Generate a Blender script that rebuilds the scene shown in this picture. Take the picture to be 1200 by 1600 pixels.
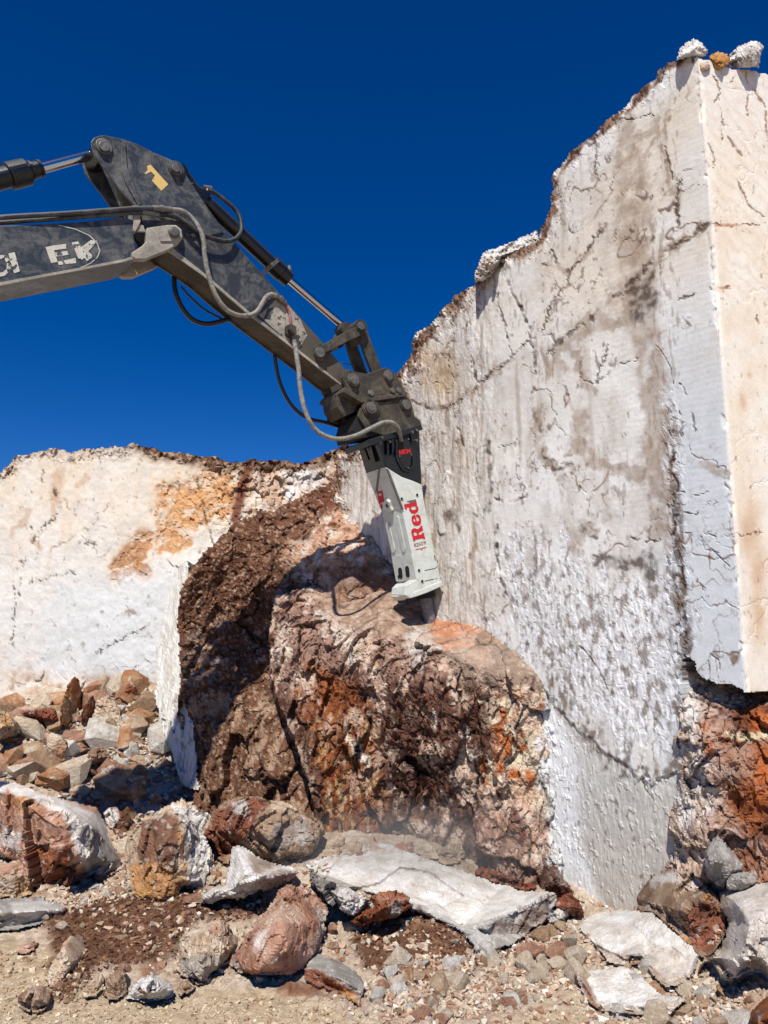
import bpy, math, random
import numpy as np
from mathutils import Vector
random.seed(7); rng = np.random.default_rng(7)
for o in list(bpy.data.objects): bpy.data.objects.remove(o)
S = bpy.context.scene; COL = S.collection

# ------------------------------------------------------------------ camera, sky, sun, exposure
F = 1155.0; PITCH = math.radians(9.1); CAMZ = 3.0
cam = bpy.data.objects.new('camera', bpy.data.cameras.new('camera')); COL.objects.link(cam)
cam.location = (0, 0, CAMZ); cam.rotation_euler = (math.pi/2 + PITCH, 0, 0)
cam.data.sensor_fit = 'VERTICAL'; cam.data.sensor_height = 36; cam.data.lens = 36*F/1600
cam.data.clip_start = .05; cam.data.clip_end = 3000
S.camera = cam
SUN_EL = math.radians(52.5); SUN_AZ = math.radians(-9)      # azimuth of the sun seen from behind the camera (+ = right)
world = bpy.data.worlds.new('World'); S.world = world; world.use_nodes = True
wn = world.node_tree.nodes; wl = world.node_tree.links
bg = wn['Background']; sky = wn.new('ShaderNodeTexSky'); sky.sky_type = 'NISHITA'; sky.sun_disc = False
sky.sun_elevation = SUN_EL; sky.sun_rotation = math.radians(180) - SUN_AZ
sky.altitude = 2500; sky.air_density = 1.0; sky.dust_density = 0.0; sky.ozone_density = 6.0
hs = wn.new('ShaderNodeHueSaturation'); hs.inputs['Hue'].default_value = .513; hs.inputs['Saturation'].default_value = 1.32; hs.inputs['Value'].default_value = 1.25
wl.new(sky.outputs[0], hs.inputs['Color']); wl.new(hs.outputs[0], bg.inputs['Color']); bg.inputs['Strength'].default_value = .075
sd = bpy.data.lights.new('sun', 'SUN'); sd.energy = 5.0; sd.angle = math.radians(.53); sd.color = (1, .965, .9)
sun = bpy.data.objects.new('sun', sd); COL.objects.link(sun)
to_sun = Vector((math.sin(SUN_AZ)*math.cos(SUN_EL), -math.cos(SUN_AZ)*math.cos(SUN_EL), math.sin(SUN_EL)))
sun.rotation_euler = to_sun.to_track_quat('Z', 'Y').to_euler(); sun.location = (0, -5, 20)
S.cycles.diffuse_bounces = 1
S.view_settings.view_transform = 'Standard'; S.view_settings.look = 'None'; S.view_settings.gamma = 1
S.view_settings.use_curve_mapping = False; S.view_settings.exposure = 0.06

# ------------------------------------------------------------------ projection helpers (measuring the photograph)
CP, SP = math.cos(PITCH), math.sin(PITCH)
def ray(px, py):
    u = (np.asarray(px, float)-600)/F; v = (800-np.asarray(py, float))/F
    return np.stack([u+0*v, CP - v*SP, SP + v*CP], -1)
CAM = np.array([0, 0, CAMZ])
def at(px, py, Y):
    r = ray(px, py); return CAM + r*(np.asarray(Y)/r[..., 1])[..., None]
def project(P):
    q = P - CAM; fw = q[..., 1]*CP + q[..., 2]*SP; up = -q[..., 1]*SP + q[..., 2]*CP
    fw = np.where(fw < .01, .01, fw)
    return 600 + F*q[..., 0]/fw, 800 - F*up/fw
def ray_plane(px, py, P0, N):
    r = ray(px, py); N = np.asarray(N, float)
    return CAM + r*(((np.asarray(P0)-CAM) @ N)/(r @ N))[..., None]

# ------------------------------------------------------------------ noise
_g = rng.normal(size=(4096, 3)); _g /= np.linalg.norm(_g, axis=1)[:, None]; _g = _g.astype(np.float32)
_h = rng.random((4096, 4)).astype(np.float32)
def _hash(i, j, k, s):
    n = (i*73856093) ^ (j*19349663) ^ (k*83492791) ^ (s*2654435761 & 0xffffff)
    n = (n ^ (n >> 13))*1274126177
    return ((n ^ (n >> 16)) & 4095)
def perlin(P, s=0):
    P = P.astype(np.float64); I = np.floor(P).astype(np.int64); f = (P - I).astype(np.float32); w = f*f*f*(f*(f*6-15)+10)
    out = np.zeros(len(P), np.float32)
    for a in (0, 1):
        wa = w[:, 0] if a else 1-w[:, 0]
        for b in (0, 1):
            wb = w[:, 1] if b else 1-w[:, 1]
            for c in (0, 1):
                wc = w[:, 2] if c else 1-w[:, 2]
                g = _g[_hash(I[:, 0]+a, I[:, 1]+b, I[:, 2]+c, s)]
                out += wa*wb*wc*(g[:, 0]*(f[:, 0]-a)+g[:, 1]*(f[:, 1]-b)+g[:, 2]*(f[:, 2]-c))
    return out*1.6
def fbm(P, o=4, s=0, gain=.5, lac=2.03):
    t = 0; a = 1; n = 0
    for i in range(o): t = t + a*perlin(P*(lac**i)+i*17.3, s+i); n += a; a *= gain
    return t/n*1.3
def ridged(P, o=3, s=0):
    t = 0; a = 1; n = 0
    for i in range(o): t = t + a*(1-2*np.abs(perlin(P*(2.1**i)+i*9.1, s+i))); n += a; a *= .5
    return t/n
def facets(P, s=0, tilt=.9, step=.5):
    """piecewise planar noise: each cell of broken rock is its own tilted plane; also the crack distance"""
    I = np.floor(P).astype(np.int64); best = np.full(len(P), 1e9, np.float32); sec = best.copy(); val = np.zeros(len(P), np.float32)
    for a in (-1, 0, 1):
        for b in (-1, 0, 1):
            for c in (-1, 0, 1):
                hh = _hash(I[:, 0]+a, I[:, 1]+b, I[:, 2]+c, s); r = _h[hh]
                d = (P - (I + [a, b, c]) - r[:, :3]).astype(np.float32); dd = (d*d).sum(1)
                v = (r[:, 3]-.5)*2*step + tilt*(d*_g[hh]).sum(1)
                m = dd < best
                sec = np.where(m, best, np.minimum(sec, dd)); best = np.where(m, dd, best); val = np.where(m, v, val)
    e = np.sqrt(sec)-np.sqrt(best); return val*(.82+.18*smooth(0, .12, e)), e
def smooth(a, b, x):
    t = np.clip((x-a)/(b-a), 0, 1); return t*t*(3-2*t)
def srgb(*c):
    c = np.array(c, float)/255; return np.where(c < .04045, c/12.92, ((c+.055)/1.055)**2.4)
def mix(a, b, t):
    t = np.clip(t, 0, 1)[:, None]; return a*(1-t) + b*t
def tps(ctrl):
    c = np.array(ctrl, float); X = c[:, :2]; sc = np.abs(X).max(); X = X/sc; n = len(X)
    def K(A, B):
        r2 = ((A[:, None]-B[None])**2).sum(-1); return np.where(r2 > 0, r2*np.log(r2+1e-12), 0)
    M = np.zeros((n+3, n+3)); M[:n, :n] = K(X, X)+1e-5*np.eye(n); M[:n, n:] = np.c_[np.ones(n), X]; M[n:, :n] = M[:n, n:].T
    w = np.linalg.solve(M, np.r_[c[:, 2], 0, 0, 0])
    def f(x, y):
        x = np.asarray(x, float); y = np.asarray(y, float); Q = np.c_[x.ravel(), y.ravel()]/sc; out = np.empty(len(Q))
        for i in range(0, len(Q), 20000):
            q = Q[i:i+20000]; out[i:i+20000] = K(q, X) @ w[:n] + np.c_[np.ones(len(q)), q] @ w[n:]
        return out.reshape(x.shape)
    return f
def seg_dist(px, py, a, b):
    ax, ay = a[:2]; bx, by = b[:2]; dx, dy = bx-ax, by-ay
    t = np.clip(((px-ax)*dx+(py-ay)*dy)/(dx*dx+dy*dy+1e-9), 0, 1)
    return np.hypot(px-ax-t*dx, py-ay-t*dy), t
def sdf(px, py, poly):
    """signed distance to an outline, positive inside"""
    d = np.full(px.shape, 1e9); ins = np.zeros(px.shape, bool); n = len(poly)
    for i in range(n):
        a, b = poly[i], poly[(i+1) % n]; d = np.minimum(d, seg_dist(px, py, a, b)[0])
        c = ((a[1] > py) != (b[1] > py)); xx = a[0] + (py-a[1])*(b[0]-a[0])/((b[1]-a[1]) or 1e-9); ins ^= (c & (px < xx))
    return np.where(ins, d, -d)
def strokes(px, py, lines, soft=.5):
    m = np.zeros(px.shape)
    for L in lines:
        for a, b in zip(L[:-1], L[1:]):
            w = max(a[2], b[2])*1.6+2
            sel = (px > min(a[0], b[0])-w) & (px < max(a[0], b[0])+w) & (py > min(a[1], b[1])-w) & (py < max(a[1], b[1])+w)
            if not sel.any(): continue
            d, t = seg_dist(px[sel], py[sel], a, b); ww = (a[2] + (b[2]-a[2])*t)/2
            m[sel] = np.maximum(m[sel], 1-smooth(ww*(1-soft), ww*(1+soft)+.6, d))
    return m
def blobs(px, py, L):
    m = np.zeros(px.shape)
    for cx, cy, rx, ry, *k in L:
        a = math.radians(k[0]) if k else 0; c, s = math.cos(a), math.sin(a); x = px-cx; y = py-cy
        m = np.maximum(m, np.exp(-(((x*c+y*s)/rx)**2 + ((y*c-x*s)/ry)**2)*.8))
    return m

# ------------------------------------------------------------------ objects
def tag(o, label=None, cat=None, group=None, kind=None):
    for k, v in (('label', label), ('category', cat), ('group', group), ('kind', kind)):
        if v: o[k] = v
    return o
def make_mesh(name, V, Fc, mat=None, parent=None, colors=None, smooth_=False, attrs=None, recentre=True):
    """V (n,3) in world space, Fc list of faces or (m,4)/(m,3) array"""
    V = np.asarray(V, float)
    base = np.zeros(3)
    if parent is None and recentre and len(V): base = np.array([V[:, 0].mean(), V[:, 1].mean(), V[:, 2].min()])
    me = bpy.data.meshes.new(name)
    if isinstance(Fc, np.ndarray):
        k = Fc.shape[1]; me.vertices.add(len(V)); me.vertices.foreach_set('co', (V-base).astype(np.float32).ravel())
        me.loops.add(Fc.size); me.loops.foreach_set('vertex_index', Fc.ravel().astype(np.int32))
        me.polygons.add(len(Fc)); me.polygons.foreach_set('loop_start', np.arange(0, Fc.size, k, dtype=np.int32))
        me.polygons.foreach_set('loop_total', np.full(len(Fc), k, np.int32)); me.update(calc_edges=True)
    else:
        me.from_pydata([tuple(v) for v in (V-base)], [], [tuple(int(i) for i in f) for f in Fc]); me.update()
    if colors is not None:
        ca = me.color_attributes.new('Col', 'FLOAT_COLOR', 'POINT'); c = np.ones((len(V), 4), np.float32); c[:, :3] = colors
        ca.data.foreach_set('color', c.ravel())
    me.polygons.foreach_set('use_smooth', np.full(len(me.polygons), smooth_))
    o = bpy.data.objects.new(name, me); COL.objects.link(o)
    if mat: me.materials.append(mat)
    if parent is not None: o.parent = parent; o.location = -Vector(parent.get('_w', (0, 0, 0)))
    else: o.location = base
    return o
def empty(name, loc):
    e = bpy.data.objects.new(name, None); COL.objects.link(e); e.location = loc; e.empty_display_size = .2; return e

# ------------------------------------------------------------------ materials
def new_mat(name):
    m = bpy.data.materials.new(name); m.use_nodes = True; return m, m.node_tree.nodes, m.node_tree.links, m.node_tree.nodes['Principled BSDF']
def N(ns, t, **kw):
    n = ns.new(t)
    for k, v in kw.items():
        if k.startswith('i_'): n.inputs[k[2:].replace('_', ' ')].default_value = v
        else: setattr(n, k, v)
    return n
def noise_node(ns, ls, co, scale, detail=5, rough=.6, dist=0):
    n = N(ns, 'ShaderNodeTexNoise'); n.inputs['Scale'].default_value = scale; n.inputs['Detail'].default_value = detail
    n.inputs['Roughness'].default_value = rough; n.inputs['Distortion'].default_value = dist; ls.new(co, n.inputs['Vector']); return n
def ramp(ns, ls, fac, stops):
    r = ns.new('ShaderNodeValToRGB'); e = r.color_ramp.elements
    while len(e) < len(stops): e.new(.5)
    for k, (p, c) in zip(e, stops): k.position = p; k.color = (*c, 1) if len(c) == 3 else c
    ls.new(fac, r.inputs[0]); return r
def mixc(ns, ls, a, b, f, mode='MIX'):
    m = ns.new('ShaderNodeMix'); m.data_type = 'RGBA'; m.blend_type = mode
    for s, v in ((6, a), (7, b), (0, f)):
        if hasattr(v, 'links'): ls.new(v, m.inputs[s])
        else: m.inputs[s].default_value = v if s == 0 else ((*v, 1) if len(v) == 3 else v)
    return m.outputs[2]
def rock_mat(name, bump=.5, sc=1.0, var=.35, rough=.9):
    """stone: colour from the Col attribute, grain, pits and relief from nodes"""
    m, ns, ls, b = new_mat(name); tc = ns.new('ShaderNodeTexCoord'); co = tc.outputs['Object']
    at_ = N(ns, 'ShaderNodeVertexColor', layer_name='Col')
    n1 = noise_node(ns, ls, co, 9*sc, 8, .7); n2 = noise_node(ns, ls, co, 45*sc, 6, .7)
    r1 = ramp(ns, ls, n1.outputs[0], [(.3, (1-var,)*3), (.55, (1, 1, 1)), (.75, (1+var*.35,)*3)])
    c = mixc(ns, ls, at_.outputs[0], r1.outputs[0], 1.0, 'MULTIPLY')
    r2 = ramp(ns, ls, n2.outputs[0], [(.32, (1-var*.9,)*3), (.5, (1, 1, 1)), (.7, (1+var*.3,)*3)])
    c = mixc(ns, ls, c, r2.outputs[0], 1.0, 'MULTIPLY')
    n3 = noise_node(ns, ls, co, 130*sc, 3, .8); r3 = ramp(ns, ls, n3.outputs[0], [(.34, (1-var*1.1,)*3), (.5, (1, 1, 1)), (.66, (1+var*.9,)*3)]); c = mixc(ns, ls, c, r3.outputs[0], 1.0, 'MULTIPLY'); ls.new(c, b.inputs['Base Color'])
    b.inputs['Roughness'].default_value = rough; b.inputs['Specular IOR Level'].default_value = .2
    ad = N(ns, 'ShaderNodeMath', operation='ADD'); ls.new(n1.outputs[0], ad.inputs[0])
    mu = N(ns, 'ShaderNodeMath', operation='MULTIPLY'); mu.inputs[1].default_value = .45; ls.new(n2.outputs[0], mu.inputs[0]); ls.new(mu.outputs[0], ad.inputs[1]); a2 = N(ns, 'ShaderNodeMath', operation='MULTIPLY_ADD'); a2.inputs[1].default_value = .16; ls.new(n3.outputs[0], a2.inputs[0]); ls.new(ad.outputs[0], a2.inputs[2]); ad = a2
    bp = ns.new('ShaderNodeBump'); bp.inputs['Strength'].default_value = bump; bp.inputs['Distance'].default_value = .06/sc; ls.new(ad.outputs[0], bp.inputs['Height'])
    ls.new(bp.outputs[0], b.inputs['Normal']); return m
M_ROCK = rock_mat('broken_rock', .55, 1.0, .22); M_WALL = rock_mat('sawn_marble', .12, 1.0, .12, .75); M_SOIL = rock_mat('crumbly_soil', .8, 1.6, .35)
M_PLASTER = M_WALL

# ------------------------------------------------------------------ relief surfaces: rock faces measured in the photograph, each at its own distance
def relief(name, poly, depth, step, disp, col, back, mat, rag=2.0, label=None, cat=None, kind=None, group=None, seed=0, drop=.1, bdir=(0, 1, 0), snap=None):
    xs = [p[0] for p in poly]; ys = [p[1] for p in poly]
    gx = np.arange(min(xs)-step, max(xs)+2*step, step); gy = np.arange(min(ys)-step, max(ys)+2*step, step)
    PX, PY = np.meshgrid(gx, gy); sh = PX.shape
    if snap is not None:
        for i_ in range(sh[0]):
            k_ = int(np.argmin(np.abs(PX[i_]-snap(PY[i_, 0])))); PX[i_, k_] = snap(PY[i_, 0])
    px = PX.ravel(); py = PY.ravel()
    Q = np.c_[px*.05, py*.05, np.full(px.shape, seed*3.7)]
    jig = fbm(Q, 3, 50+seed)*rag*2.2 + fbm(Q*4, 2, 60+seed)*rag
    d = sdf(px, py, poly); ok = (d + jig > 0).reshape(sh)
    Y = depth(px, py, d); P = at(px, py, Y)
    G = P.reshape(*sh, 3); du = np.gradient(G, axis=1); dv = np.gradient(G, axis=0); n = np.cross(du, dv).reshape(-1, 3)
    n /= np.linalg.norm(n, axis=1)[:, None]+1e-9; n[n[:, 1] > 0] *= -1
    keep = np.zeros(sh, bool); keep |= ok
    kk = keep.ravel().copy()
    # evaluate noise only where used (one ring more)
    ring = keep.copy(); ring[1:] |= keep[:-1]; ring[:-1] |= keep[1:]; ring[:, 1:] |= ring[:, :-1]; ring[:, :-1] |= ring[:, 1:]
    idx = np.where(ring.ravel())[0]
    dd, extra = disp(P[idx], px[idx], py[idx], d[idx]); vw = CAM-P[idx]; vw /= np.linalg.norm(vw, axis=1)[:, None]; P[idx] += (.28*n[idx]+.8*vw)*np.asarray(dd)[:, None]
    C = np.zeros((len(P), 3)); C[idx] = col(P[idx], px[idx], py[idx], d[idx], dd, extra)
    q = ok[:-1, :-1] & ok[1:, :-1] & ok[1:, 1:] & ok[:-1, 1:]
    I = np.arange(len(px)).reshape(sh); a = I[:-1, :-1][q]; b = I[1:, :-1][q]; c = I[1:, 1:][q]; e = I[:-1, 1:][q]
    Fq = np.c_[a, b, c, e]
    # boundary edges -> skirt going back
    ed = np.concatenate([Fq[:, [0, 1]], Fq[:, [1, 2]], Fq[:, [2, 3]], Fq[:, [3, 0]]]); key = np.sort(ed, 1); code = key[:, 0]*len(px)+key[:, 1]
    u, inv, cnt = np.unique(code, return_inverse=True, return_counts=True); be = ed[cnt[inv] == 1]
    bv = np.unique(be); m = {int(v): i for i, v in enumerate(bv)}; n0 = len(P); cen = P[np.unique(Fq)].mean(0)
    levels = [.12, .45, 1.0]; Vs = [P]; Cs = [C]; Fs = [Fq]; prev = bv
    mp = np.full(n0, -1); mp[bv] = np.arange(len(bv)); bi = mp[be]
    for k, t in enumerate(levels):
        bd = (lambda q: q/np.linalg.norm(q, axis=1)[:, None])(P[bv]-CAM) if bdir == 'ray' else np.array(bdir); nv = P[bv] + bd*back*t; nv[:, 2] -= drop*back*t; nv += .04*min(back, 1)*fbm(nv*6, 2, 3)[:, None]
        if back < 1.2: nv += (cen - P[bv])*[.3*t*t, 0, .3*t*t]
        Vs.append(nv); Cs.append(C[bv]); new = n0 + k*len(bv)
        pa = be if k == 0 else np.c_[bi[:, 0], bi[:, 1]]+(new-len(bv))
        Fs.append(np.c_[pa[:, 1], pa[:, 0], bi[:, 0]+new, bi[:, 1]+new])
    V = np.concatenate(Vs); C = np.concatenate(Cs); Fq = np.concatenate(Fs)
    used = np.unique(Fq); re = np.full(len(V), -1); re[used] = np.arange(len(used))
    o = make_mesh(name, V[used], re[Fq], mat, None, C[used]); tag(o, label, cat, group, kind); return o

# ================================================================== THE GROUND
def gc(px, py, Y):
    p = at(px, py, Y); return (p[0], p[1], p[2])
GCTRL = [gc(*t) for t in [(650,1330,9.2),(760,1380,8.9),(860,1400,8.8),(480,1310,9.7),(400,1330,9.5),(300,1240,12.5),(200,1250,12.0),(80,1250,11.4),(-100,1220,11.6),
    (0,1150,12.3),(150,1120,13.2),(240,1080,13.6),(120,1085,14.0),(-100,1090,14.0),(1000,1410,8.6),(1060,1380,8.0),(1150,1360,7.5),(1250,1380,7.2),(1200,1500,6.55),(1100,1500,7.0)]]
GCTRL += [(.45,10.5,.35),(-.9,10.9,.42),(1.3,10,.3),(1.9,9.7,.25),(2.4,9.0,.15),(-2.3,12.9,.5),(-1.6,11.8,.45),(0,11.5,.4),(3.2,8.2,.5)]
for x, y in [(-6,5),(-3,6),(0,6.4),(3,5.5),(-2,7.4),(0,7.6),(2,7.5),(-4.5,7),(-1,5),(6,5),(-3.5,8.6)]: GCTRL.append((x, y, 0.0))
_gt = tps(GCTRL)
_gx = np.arange(-9, 7.01, .1); _gy = np.arange(3.5, 17.01, .1); _GX, _GY = np.meshgrid(_gx, _gy); _GZ = np.clip(_gt(_GX, _GY), -.1, 2.2)*(smooth(-9, -6.5, _GX)*(1-smooth(5, 7, _GX))*smooth(3.5, 5, _GY)*(1-smooth(14.5, 17, _GY)))
def ground_z(x, y):
    x = np.asarray(x, float); y = np.asarray(y, float); inside = (x > -9) & (x < 7) & (y > 3.5) & (y < 17)
    u = np.clip((x+9)/.1, 0, len(_gx)-1.001); v = np.clip((y-3.5)/.1, 0, len(_gy)-1.001); i = u.astype(int); j = v.astype(int); a = u-i; b = v-j
    return np.where(inside, (_GZ[j, i]*(1-a)+_GZ[j, i+1]*a)*(1-b)+(_GZ[j+1, i]*(1-a)+_GZ[j+1, i+1]*a)*b, 0)
def ground_hit(px, py):
    px = np.atleast_1d(np.asarray(px, float)); py = np.atleast_1d(np.asarray(py, float)); r = ray(px, py); r = r/r[:, 1:2]
    best = np.full(len(px), 15.0); done = np.zeros(len(px), bool); Ys = np.linspace(4.5, 15, 150); ph = None
    for Y in Ys:
        p = CAM + r*Y; h = p[:, 2] - ground_z(p[:, 0], p[:, 1])
        if ph is not None:
            m = (h < 0) & ~done; best[m] = Y - (Ys[1]-Ys[0])*np.clip(-h[m]/(ph[m]-h[m]+1e-9), 0, 1); done |= m
        ph = h
    return best
def axis_pts(lo, hi, st, far):
    c = np.arange(lo, hi+st/2, st); a = []; s = st; x = lo
    while x > -far: s *= 1.35; x -= s; a.append(x)
    b = []; s = st; x = hi
    while x < far: s *= 1.35; x += s; b.append(x)
    return np.array(a[::-1] + list(c) + b)
SOIL_A = [(60,1440),(110,1425),(200,1400),(300,1385),(350,1400),(430,1405),(390,1440),(300,1440),(275,1500),(200,1515),(150,1520),(110,1570),(70,1570),(90,1500)]
SOIL_B = [(545,1450),(600,1420),(680,1430),(740,1480),(760,1510),(700,1540),(620,1545),(560,1510)]
GRAVEL = [(-200,1450),(60,1465),(90,1520),(200,1560),(330,1545),(400,1535),(520,1575),(600,1600),(820,1600),(850,1555),(900,1560),(930,1600),(1300,1640),(1300,1900),(-300,1900)]
def ground_cols(P):
    px, py = project(P); w = fbm(P*2.2, 4, 11)*22; w2 = fbm(P*7, 3, 12)*10
    base = mix(np.tile(srgb(188,160,136), (len(P), 1)), srgb(222,204,182), .55+fbm(P*3, 4, 13))
    base = mix(base, srgb(150,108,84), smooth(.2, .6, fbm(P*1.7+5, 4, 14)))
    g = smooth(-8, 14, sdf(px, py, GRAVEL)+w); base = mix(base, mix(np.tile(srgb(196,170,138), (len(P), 1)), srgb(222,200,168), .5+fbm(P*9, 3, 15)), g)
    s = np.maximum(smooth(-8, 10, sdf(px, py, SOIL_A)+w+w2), smooth(-8, 10, sdf(px, py, SOIL_B)+w+w2))
    soil = mix(np.tile(srgb(98,66,48), (len(P), 1)), srgb(140,104,80), .45+fbm(P*8, 4, 16)*1.2)
    base = mix(base, soil, s)
    return base, s, g
xs = axis_pts(-6.6, 4.6, .026, 900); ys = axis_pts(5.2, 14.6, .03, 900)
X, Yg = np.meshgrid(xs, ys); P = np.c_[X.ravel(), Yg.ravel(), np.zeros(X.size)]; P[:, 2] = ground_z(P[:, 0], P[:, 1])
near = ((P[:, 0] > -9) & (P[:, 0] < 7) & (P[:, 1] > 3) & (P[:, 1] < 17))
cols = np.tile(srgb(190,165,138), (len(P), 1)); cn, s_, g_ = ground_cols(P[near]); cols[near] = cn
Pn = P[near]
def ground_disp(Q, s_, g_):
    fv, fe = facets(Q*[5, 5, 5]+3, 4, .5, .5); fv2, fe2 = facets(Q*[16, 16, 16], 5, .6, .5)
    return (1-g_*.85)*(.05*fbm(Q*1.3, 3, 17) + .03*fv*(1-s_) + .022*fv2*(1-s_*.3)) + .015*fbm(Q*9, 3, 19)*(1-g_) + .008*fbm(Q*14, 3, 18) + s_*(.04+.02*fbm(Q*22, 3, 20))
P[near, 2] += ground_disp(Pn, s_, g_)
I = np.arange(X.size).reshape(X.shape); Fg = np.c_[I[:-1, :-1].ravel(), I[:-1, 1:].ravel(), I[1:, 1:].ravel(), I[1:, :-1].ravel()]
tag(make_mesh('ground', P, Fg, M_SOIL, colors=cols, recentre=False), kind='structure')

# ================================================================== RIGHT WALL
CORNER = np.array([3.43, 7.2, 0]); N1 = np.array([-.8, -.6, 0]); N2 = np.array([.45, -.893, 0])
def corner_px(py): return 1090 + (py-95)*(75/985)
def wall_depth(px, py, d=None):
    r = ray(px, py); k = ((CORNER-CAM) @ N1)/(r @ N1); k2 = ((CORNER-CAM) @ N2)/(r @ N2)
    return np.where(px < corner_px(py), k, k2)*r[..., 1]
WALL = [(520,712),(560,697),(600,690),(615,640),(618,585),(626,575),(634,568),(640,556),(644,535),(650,520),(665,510),(682,492),(700,475),(720,455),(738,446),(748,425),(770,405),(800,395),(838,372),(848,350),(856,330),(864,325),(861,305),(865,268),
    (876,256),(890,240),(905,226),(930,205),(945,190),(960,180),(975,165),(990,150),(1005,136),(1022,124),(1030,108),(1045,98),(1060,92),(1092,88),(1110,96),(1140,105),(1170,108),(1200,116),(1300,120),(1500,140),(1900,190),(1900,1110),(1500,1100),(1300,1085),
    (1200,1078),(1165,1082),(1142,1072),(1120,1066),(1098,1060),(1090,1050),(1085,1035),(1070,1025),(1066,1040),(1070,1100),(1090,1180),(1092,1300),(1100,1400),(1100,1470),(700,1470),(600,1250),(560,1000),(520,900)]
CR = [  # cracks (x, y, width)
 [(1108,350,6),(1080,368,9),(1050,387,6),(1022,405,4),(1000,428,8),(972,458,10),(940,487,5),(900,515,6),(872,538,8),(855,552,3)],
 [(872,538,4),(860,520,3),(830,532,3),(800,556,3),(762,588,4),(745,605,5),(712,633,4),(680,641,4),(655,632,3),(636,622,3)],
 [(945,350,4),(920,385,4),(900,415,4),(888,425,4),(886,442,3),(868,467,3),(856,490,3),(846,520,2)],[(862,388,3),(868,414,3),(888,424,3)],[(848,412,3),(888,422,3)],
 [(790,418,4),(794,448,5),(812,478,3),(826,505,5),(832,545,3),(836,580,3)],[(775,440,2),(780,480,2),(792,520,3),(800,555,2)],
 [(712,640,3),(714,668,3),(722,690,3),(728,705,2)],[(680,530,2),(700,545,2),(704,580,2),(712,600,2)],
 [(738,560,3),(744,590,4),(756,610,2)],[(1040,230,2),(1048,262,3),(1049,290,2)],[(1062,288,4),(1058,320,3),(1058,350,3)],
 [(1028,318,4),(1045,300,5),(1066,280,2)],[(1062,600,2),(1074,620,2),(1082,650,3),(1086,676,3)],[(1060,640,2),(1068,655,2),(1064,680,2)],
 [(1062,770,1),(1090,772,2),(1112,766,1)],[(1066,835,1),(1096,832,2),(1122,838,1),(1152,834,2)],[(1080,838,2),(1100,846,2),(1118,866,2),(1136,884,1)],
 [(1094,838,2),(1102,858,2),(1122,862,1)],[(1068,800,1),(1082,806,1),(1092,800,1)],[(1108,1020,1),(1122,1032,1),(1126,1046,1)],
 [(776,780,3),(800,785,2),(824,776,3)],[(778,700,2),(800,694,2),(806,690,1)],[(775,820,2),(776,860,4),(782,900,3),(790,930,4)],
 [(1045,640,3),(1052,700,3),(1046,735,4),(1058,760,2),(1050,800,4),(1056,845,3),(1066,880,4),(1068,930,5),(1072,985,5),(1068,1020,4)],
 [(1060,470,2),(1080,462,3),(1112,450,2)],[(1012,812,2),(1035,812,2)],[(985,840,3),(1010,846,3),(1030,842,2)],
 [(905,590,1),(930,600,2),(960,575,2),(1000,560,1)],[(930,600,2),(945,560,2),(950,540,2)],[(770,405,2),(772,470,2)],
 [(640,600,2),(700,600,1)],[(1026,540,1),(1040,560,1),(1052,600,1)],[(668,570,2),(672,600,2)],[(965,190,1),(1000,185,2),(1020,180,1)],
 [(1000,1195,2),(1005,1230,2),(1030,1260,1)],[(905,1010,2),(925,1030,2),(950,1080,1)],
 [(1128,170,1),(1130,200,2),(1126,225,2)],[(1140,215,2),(1150,230,3),(1160,242,2)],[(1108,225,2),(1118,245,3),(1112,260,2)],[(1160,100,1),(1172,140,2),(1168,180,2)],
 [(1150,280,2),(1160,300,2),(1170,320,2),(1195,340,2)],[(1112,350,2),(1150,352,2),(1198,350,1)],[(1105,240,2),(1106,262,3)],[(1180,140,2),(1196,170,2),(1198,220,2)],
 [(1118,450,2),(1140,450,2)],[(1184,495,2),(1186,510,2)],[(1155,836,1),(1200,832,2)],[(1115,120,2),(1124,140,2),(1120,160,2)],[(1140,130,2),(1150,118,2)]]
ST = [  # brown stains running down the face
 [(980,160,16),(975,215,26),(985,262,46),(990,320,54),(992,380,48),(1000,430,54),(992,470,70),(1008,520,44),(1018,600,40),(1026,680,44),(1032,760,36),(1034,840,40)],
 [(1010,170,8),(1025,186,10),(1020,202,12),(1000,212,10),(985,235,10)],[(1024,200,8),(1034,225,9),(1042,250,8),(1048,285,6)],[(1044,170,6),(1040,200,6),(1036,240,6)],[(1028,210,7),(1014,232,7),(1006,250,8)],
 [(1056,290,12),(1058,315,10),(1058,350,6)],[(920,240,5),(930,280,6),(940,310,4)],[(868,318,4),(876,345,5),(880,355,3)],
 [(945,352,8),(922,384,8),(900,414,9),(886,426,10),(850,412,7)],[(888,440,9),(868,468,7),(852,510,6)],
 [(1108,351,12),(1050,388,14),(1008,410,12)],[(1000,430,20),(960,470,26),(930,500,26),(895,525,30),(870,548,14)],
 [(850,545,14),(860,570,12),(856,600,8)],[(935,510,18),(970,505,12)],[(800,560,8),(750,600,12),(700,636,10),(650,632,6)],
 [(845,640,10),(835,680,20),(855,720,14),(880,740,20),(893,730,10)],[(905,640,24),(905,690,26),(925,720,18),(960,735,18),(1000,742,22),(1035,740,24)],
 [(1010,540,30),(1030,600,24),(1012,640,20),(1034,690,24),(1040,760,26)],[(870,560,14),(884,580,12)],[(900,550,14),(910,600,12),(930,610,12)],
 [(700,560,30),(690,600,20)],[(1100,725,14),(1120,735,18),(1140,745,8)],[(1115,690,4),(1105,700,5)],[(905,830,30),(930,812,24),(950,806,10)],[(895,830,20),(900,860,24)]]
def thin(P, sc, s, w):
    Q = P+.12*fbm(P*5, 3, s+1)[:, None]; return 1-smooth(0, w, np.abs(perlin(Q*sc, s)+.4*perlin(Q*sc*2.3, s+2)))
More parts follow.
